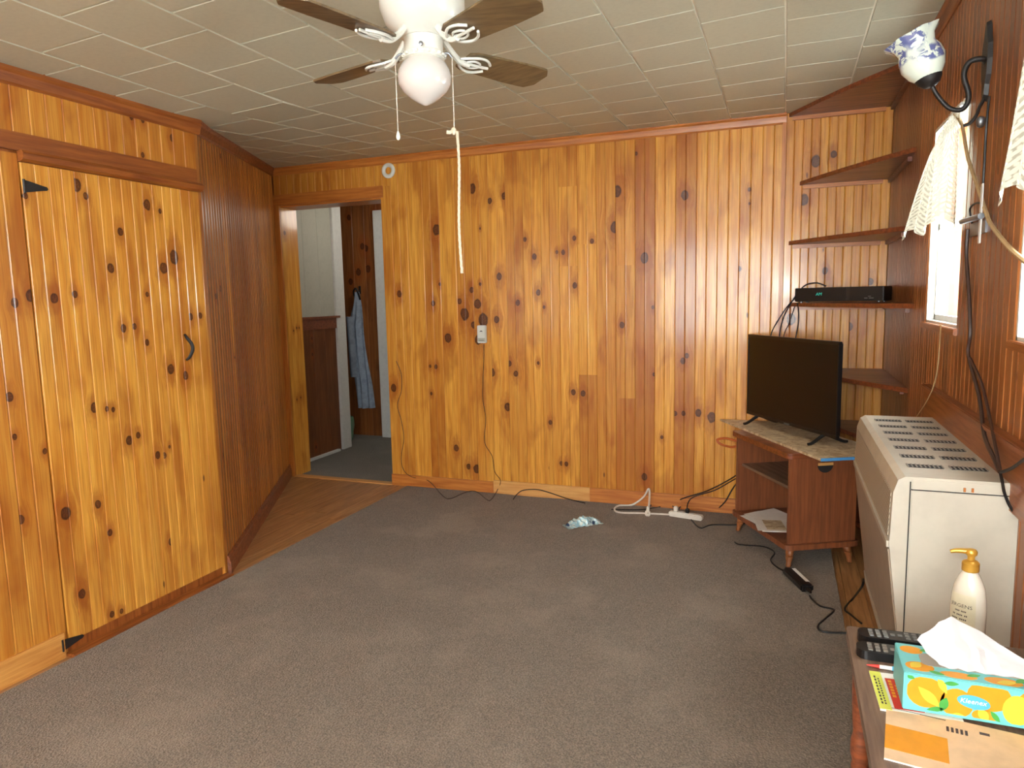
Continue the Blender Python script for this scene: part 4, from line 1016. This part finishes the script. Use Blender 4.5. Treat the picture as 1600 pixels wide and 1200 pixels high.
# curtain bracket, cords and string on the right wall
bk_ = empty('metal_bracket', (RX, 2.56, 1.6), label='dull metal rod bracket on the wall between the two windows', cat='bracket')
def bkp(o): o.parent = bk_; o.matrix_parent_inverse = Matrix.Translation(-Vector(bk_.location)); return o
bkp(box('back_plate', (RX - .006, RX), (2.43, 2.62), (1.56, 1.60), M['steel'], bevel=.001))
bkp(tube('rod', [(RX - .02, 2.42, 1.607), (RX - .02, 2.66, 1.612)], .009, M['steel'], n=12, smooth_path=False))
bkp(box('upright_strap', (RX - .02, RX - .016), (2.425, 2.445), (1.53, 1.70), M['whitepaint'], bevel=.001))
bkp(tube('wire_hook', [(RX - .004, 2.60, 1.60), (RX - .012, 2.60, 1.645), (RX - .012, 2.53, 1.655), (RX - .01, 2.46, 1.645)], .003, M['iron']))
def R_(px, py, out=.012): p = on(px, py, 0, RX - out); return p
cable('tan_cord', [R_(1492, 178), R_(1503, 195), R_(1512, 245), R_(1527, 290), R_(1540, 330), R_(1549, 352), R_(1575, 385), R_(1600, 407), R_(1640, 440)], .006, M['cordtan'], 'tan fabric cord sagging across the wall between the two lace curtains', 'cord')
cable('lamp_cable', [R_(1546, 150), R_(1541, 200, .008), R_(1538, 260, .008), R_(1533, 330, .008)], .0035, M['rubber'], 'black cable hanging straight down from the wall lamp to the bracket')
cable('wall_cable', [R_(1512, 358, .008), R_(1510, 400, .008), R_(1514, 460, .008), R_(1516, 520, .008), R_(1513, 555, .008), R_(1530, 620, .01), R_(1538, 680, .034), R_(1555, 720, .04), R_(1563, 738, .04)], .0055, M['brownwire'], 'dark brown cable running down the wall from the bracket to the heater')
cable('wall_cable', [R_(1516, 560, .016), R_(1534, 600, .012), R_(1546, 650, .012), R_(1554, 690, .04), R_(1563, 736, .045)], .0045, M['brownwire'], 'second dark cable joining the brown one just above the heater')
cable('wall_cable', [R_(1563, 738, .045), R_(1580, 732, .04), R_(1600, 718, .04), R_(1640, 690, .04)], .004, M['rubber'], 'black cable leaving the heater top towards the side window')
cable('wall_cable', [on(1563, 739, 1, HY0 + .03), on(1566, 752, 1, HY0 - .02), on(1570, 772, 1, HY0 - .03), on(1582, 797, 1, HY0 - .03), on(1603, 812, 1, HY0 - .03), on(1625, 822, 1, HY0 - .03)], .004, M['rubber'], 'black cable drooping over the near end of the heater')
cable('pull_string', [R_(1470, 507, .02), R_(1468, 540), R_(1465, 575), R_(1458, 605, .036), R_(1447, 628, .036), R_(1432, 651, .036)], .0022, M['cordtan'], 'thin pale string hanging from the window sill to the heater', 'string')

# ------------------------------------------------------------------ side table and the things on it
TZ = .62
tb = empty('side_table', (.34, 1.37, 0), label='brown wooden side table in front of the heater holding tissues and remotes', cat='table')
slab('table_top', rrect(-.187, .19, -.37, .372, .012, 3), TZ - .024, TZ, M['tabletop'], tb, bevel=.004)
boxes('apron', [(-.165, -.148, -.35, .35, TZ - .075, TZ - .022), (.15, .167, -.35, .35, TZ - .075, TZ - .022), (-.165, .167, -.35, -.333, TZ - .075, TZ - .022), (-.165, .167, .333, .35, TZ - .075, TZ - .022)], M['shelfwood'], tb)
for lx in (-.15, .152):
    for ly in (-.335, .335):
        lathe('leg', [(.012, .011 if lx < -.1 else .0), (.014, .03), (.019, .3), (.017, .31), (.022, .33), (.022, .36), (.017, .38), (.022, .45), (.024, TZ - .023)], M['shelfwood'], tb, n=14, origin=(lx, ly, 0))
def remote(loc, rz, label, lift, grey):
    r = empty('remote_control', loc, rz, label=label, cat='remote control')
    pl_ = rrect(-.0, .2, -.024, .024, .02)
    slab('shell', pl_, 0, .019, M['black'], r, bevel=.007, segs=3)
    z = .0188
    for i in range(11):
        for j in range(3):
            if i in (3, 4) and j != 1: continue
            box('key', (.022 + i * .0145, .022 + i * .0145 + .0085), (-.0165 + j * .0125, -.0165 + j * .0125 + .008), (z, z + .0022), M['key'] if grey else M['fin'], r)
    return r
remote((.172, 1.678, TZ), math.radians(2), 'black remote control with pale grey keys further back on the side table', 0, True)
remote((.163, 1.608, TZ), math.radians(0), 'plain black remote control lying next to the tissue box', 0, False)
# lotion bottle
lb = empty('lotion_bottle', (.386, 1.70, TZ), math.radians(-28), label='white lotion pump bottle with a gold pump on the side table', cat='bottle')
bm = bmesh.new(); prof = [(.001, .0), (.030, .0), (.033, .004), (.034, .05), (.0345, .09), (.033, .12), (.029, .145), (.021, .166), (.0145, .176), (.0135, .181)]
add_lathe(bm, prof, 32)
for v in bm.verts: v.co.y *= .72 if v.co.z < .165 else .85
finish(bm, 'bottle_body', M['lotion'], lb, smooth=True)
def lab_fn(u, v):
    a = math.radians(-150 + 95 * u); z = .03 + .1 * v
    for (r0, z0), (r1, z1) in zip(prof, prof[1:]):
        if z0 <= z <= z1: r = r0 + (r1 - r0) * (z - z0) / max(z1 - z0, 1e-6); break
    return ((r + .0004) * math.cos(a), (r + .0004) * .72 * math.sin(a), z)
grid('label', lab_fn, 14, 8, M['labeltan'], lb)
def on_label(o, rr=.0350):
    me = o.data
    for v in me.vertices:
        a = math.radians(-104) + v.co.x / .030; z = v.co.z
        for (r0, z0), (r1, z1) in zip(prof, prof[1:]):
            if z0 <= z <= z1: r = r0 + (r1 - r0) * (z - z0) / max(z1 - z0, 1e-6); break
        v.co = Vector(((r + .0009) * math.cos(a), (r + .0009) * .72 * math.sin(a), z))
    return o
RX90 = Matrix.Rotation(math.radians(90), 4, 'X')
on_label(text('JERGENS', .0105, M['ink'], lb, Matrix.Translation((0, 0, .105)) @ RX90, 'brand_lettering'))
bm = bmesh.new()
for i, (w_, z) in enumerate(((.022, .092), (.026, .083), (.030, .074))):
    k = 10
    for q in range(k):
        if (q * 7 + i) % 5 == 0: continue
        add_box(bm, -w_ / 2 + q * w_ / k, -w_ / 2 + (q + .7) * w_ / k, -.0001, .0001, z, z + .0032)
on_label(finish(bm, 'small_print', M['ink'], lb))
lathe('pump_collar', [(.0145, .178), (.0165, .180), (.0165, .197), (.013, .201), (.007, .203), (.007, .214)], M['gold'], lb, n=24)
bm = bmesh.new(); add_lathe(bm, [(.008, .212), (.011, .215), (.012, .221), (.009, .226), (.003, .228)], 20)
add_tube(bm, [(0, 0, .220), (-.012, -.004, .2205), (-.026, -.009, .219), (-.036, -.013, .2155)], .006, 10, rad=lambda t: .0072 - .0032 * t)
finish(bm, 'pump_head', M['gold'], lb, smooth=True)
# magazines
mg = empty('magazine', (.258, 1.46, TZ), math.radians(2), label='magazine with a lime edge and red panel under the tissue box', cat='magazine')
box('pages', (-.075, .06), (-.068, .072), (0, .004), M['paper'], mg); box('cover_edge', (-.0755, -.055), (-.068, .072), (.0038, .0046), M['limeprint'], mg); box('cover_panel', (-.05, .0), (-.06, .05), (.0038, .0046), M['red'], mg)
boxes('cover_print', [(-.070 + .0, -.067, -.05 + k * .012, -.043 + k * .012, .0044, .0050) for k in range(9)] + [(-.064, -.0615, -.05 + k * .009, -.045 + k * .009, .0044, .0050) for k in range(11)], M['ink'], mg)
boxes('cover_lettering', [(-.046, -.040, -.02 + k * .011, -.013 + k * .011, .0044, .0050) for k in range(6)] + [(-.036, -.032, -.05 + k * .010, -.044 + k * .010, .0044, .005) for k in range(8)], M['orange'], mg)
mg2 = empty('booklet', (.30, 1.31, TZ), math.radians(-8), label='peach coloured booklet at the front edge of the tissue box', cat='booklet')
box('pages', (-.115, .11), (-.09, .085), (0, .003), M['paper'], mg2); box('cover', (-.115, .11), (-.0905, .085), (.0028, .0036), M['peach'], mg2)
boxes('cover_print', [(-.02 + k * .007, -.016 + k * .007, .04, .055, .0034, .0042) for k in range(5)] + [(.03, .045, .055, .062, .0034, .0042), (-.11, -.02, .074, .0755, .0034, .0042)], M['ink'], mg2)
box('cover_stripe', (-.115, -.02), (-.06, .015), (.0034, .0040), M['orange'], mg2)
pn = empty('pen', (.19, 1.553, TZ + .0045), math.radians(0), label='white and red pen beside the tissue box on the side table', cat='pen')
My = Matrix.Rotation(math.radians(90), 3, 'Y')
lathe('barrel', [(.004, .012), (.0042, .03), (.0042, .06)], M['paper'], pn, n=10, M=My); lathe('tip', [(.001, -.012), (.003, .0), (.004, .013)], M['red'], pn, n=10, M=My); lathe('cap', [(.0045, .035), (.0045, .05)], M['skyblue'], pn, n=10, M=My)
# tissue box
bw_, bd_, bh_ = .24, .12, .073
tx = empty('tissue_box', (.223, 1.40, TZ + .005), label='aqua tissue box printed with lemons and green leaves', cat='tissue box')
box('carton', (0, bw_), (0, bd_), (0, bh_), M['teal'], tx, bevel=.0015)
random.seed(21)
def decal(name, polys, mat, off, face):
    for p in polys:
        bm = bmesh.new()
        if face == 'front': add_prism(bm, p, lambda q: (q[0], -off, q[1]), lambda q: (q[0], .0005, q[1]))
        elif face == 'top': add_prism(bm, p, lambda q: (q[0], q[1], bh_ + off), lambda q: (q[0], q[1], bh_ - .0005))
        else: add_prism(bm, p, lambda q: (-off, q[0], q[1]), lambda q: (.0005, q[0], q[1]))
        finish(bm, name, mat, tx)
def clip(poly, x0, x1, y0, y1): return [(min(max(a, x0), x1), min(max(b, y0), y1)) for a, b in poly]
fr = lambda p: clip(p, .006, bw_ - .006, .006, bh_ - .005)
decal('lemon_print', [fr(ellipse(.036, .040, .031, .030)), fr(ellipse(.086, .028, .026, .028)), fr(ellipse(.135, .050, .034, .028)), fr(ellipse(.13, .012, .02, .012)), fr(ellipse(.205, .04, .03, .034))], M['orange'], .0003, 'front')
decal('slice_print', [fr(leaf(.042, .032, .05, .009, -.75)), fr(leaf(.062, .058, .034, .006, -1.1)), fr(ellipse(.178, .032, .022, .028)), fr(leaf(.128, .014, .028, .008, -1.0)), fr(leaf(.088, .006, .02, .004, .1)), fr(leaf(.215, .05, .04, .009, .8))], M['yellow'], .0006, 'front')
decal('leaf_print', [fr(leaf(.066, .022, .03, .0075, 1.3)), fr(leaf(.053, .010, .028, .005, .25)), fr(leaf(.076, .064, .024, .004, .1)), fr(leaf(.01, .066, .018, .004, -.4)), fr(leaf(.146, .014, .026, .0045, -.9)), fr(leaf(.20, .066, .026, .005, .2))], M['leafgreen'], .0008, 'front')
decal('logo_panel', [ellipse(.112, .035, .026, .0125, 24, -.12)], M['skyblue'], .0011, 'front')
text('Kleenex', .0125, M['whiteprint'], tx, Matrix.Translation((.111, -.0013, .036)) @ RX90, 'brand_lettering', .2)
tp_ = lambda p: clip(p, .006, bw_ - .006, .006, bd_ - .006)
decal('lemon_print', [tp_(ellipse(.025, .095, .02, .016)), tp_(ellipse(.03, .03, .024, .018)), tp_(ellipse(.09, .017, .03, .012)), tp_(ellipse(.16, .018, .03, .014)), tp_(ellipse(.21, .05, .022, .03)), tp_(ellipse(.19, .104, .03, .011)), tp_(ellipse(.09, .105, .028, .010))], M['orange'], .0003, 'top')
decal('slice_print', [tp_(leaf(.024, .034, .03, .009, .9)), tp_(leaf(.165, .017, .034, .007, .3)), tp_(leaf(.215, .05, .04, .009, 1.2)), tp_(leaf(.1, .103, .03, .006, .1))], M['yellow'], .0006, 'top')
decal('leaf_print', [tp_(leaf(.115, .024, .026, .005, .4)), tp_(leaf(.055, .014, .026, .005, -.3)), tp_(leaf(.19, .03, .03, .006, .7)), tp_(leaf(.05, .10, .024, .005, .5))], M['leafgreen'], .0008, 'top')
decal('opening', [rrect(.035, .205, .038, .085, .012)], M['greyfilm'], .0010, 'top')
# tissue pulled up out of the box
random.seed(2)
ts = empty('tissue', (.223 + .118, 1.40 + .062, TZ + .005 + bh_), label='white tissue pulled up out of the lemon print box', cat='tissue')
V = dict(p1=(-.060, -.004, .064), p2=(-.042, 0, .074), p3=(-.022, .006, .066), f=(-.098, -.014, .036), b1=(-.074, -.014, .012), b2=(-.060, -.020, .001), b3=(-.03, -.024, .001), b4=(.025, -.024, .001),
         t1=(.094, .008, .014), t2=(.088, -.022, .001), mf=(-.038, -.024, .042), mg=(.012, -.010, .030), k1=(-.05, .016, .001), k2=(.035, .018, .004))
Fs = ['f p1 mf b1', 'b1 mf b3 b2', 'p1 p2 mf', 'p2 p3 mg mf', 'mf mg b4 b3', 'p3 t1 mg', 'mg t1 t2 b4', 'f b1 k1 p1', 'p1 k1 k2 p2', 'p2 k2 p3', 'p3 k2 t1']
bm = bmesh.new(); vv = {k: bm.verts.new((c[0] + .006, c[1], c[2] * 1.24)) for k, c in V.items()}
for f_ in Fs: bm.faces.new([vv[k] for k in f_.split()])
for it in range(2):
    bmesh.ops.subdivide_edges(bm, edges=bm.edges[:], cuts=1, use_grid_fill=True, smooth=.35)
for v in bm.verts:
    v.co.y += .0045 * math.sin(v.co.x * 210 + v.co.z * 90) * (1 if v.co.z < .06 else .4); v.co.x += .002 * math.sin(v.co.z * 210)
    v.co.z = max(v.co.z, .0012)
finish(bm, 'folded_sheet', M['tissue'], ts, smooth=True)
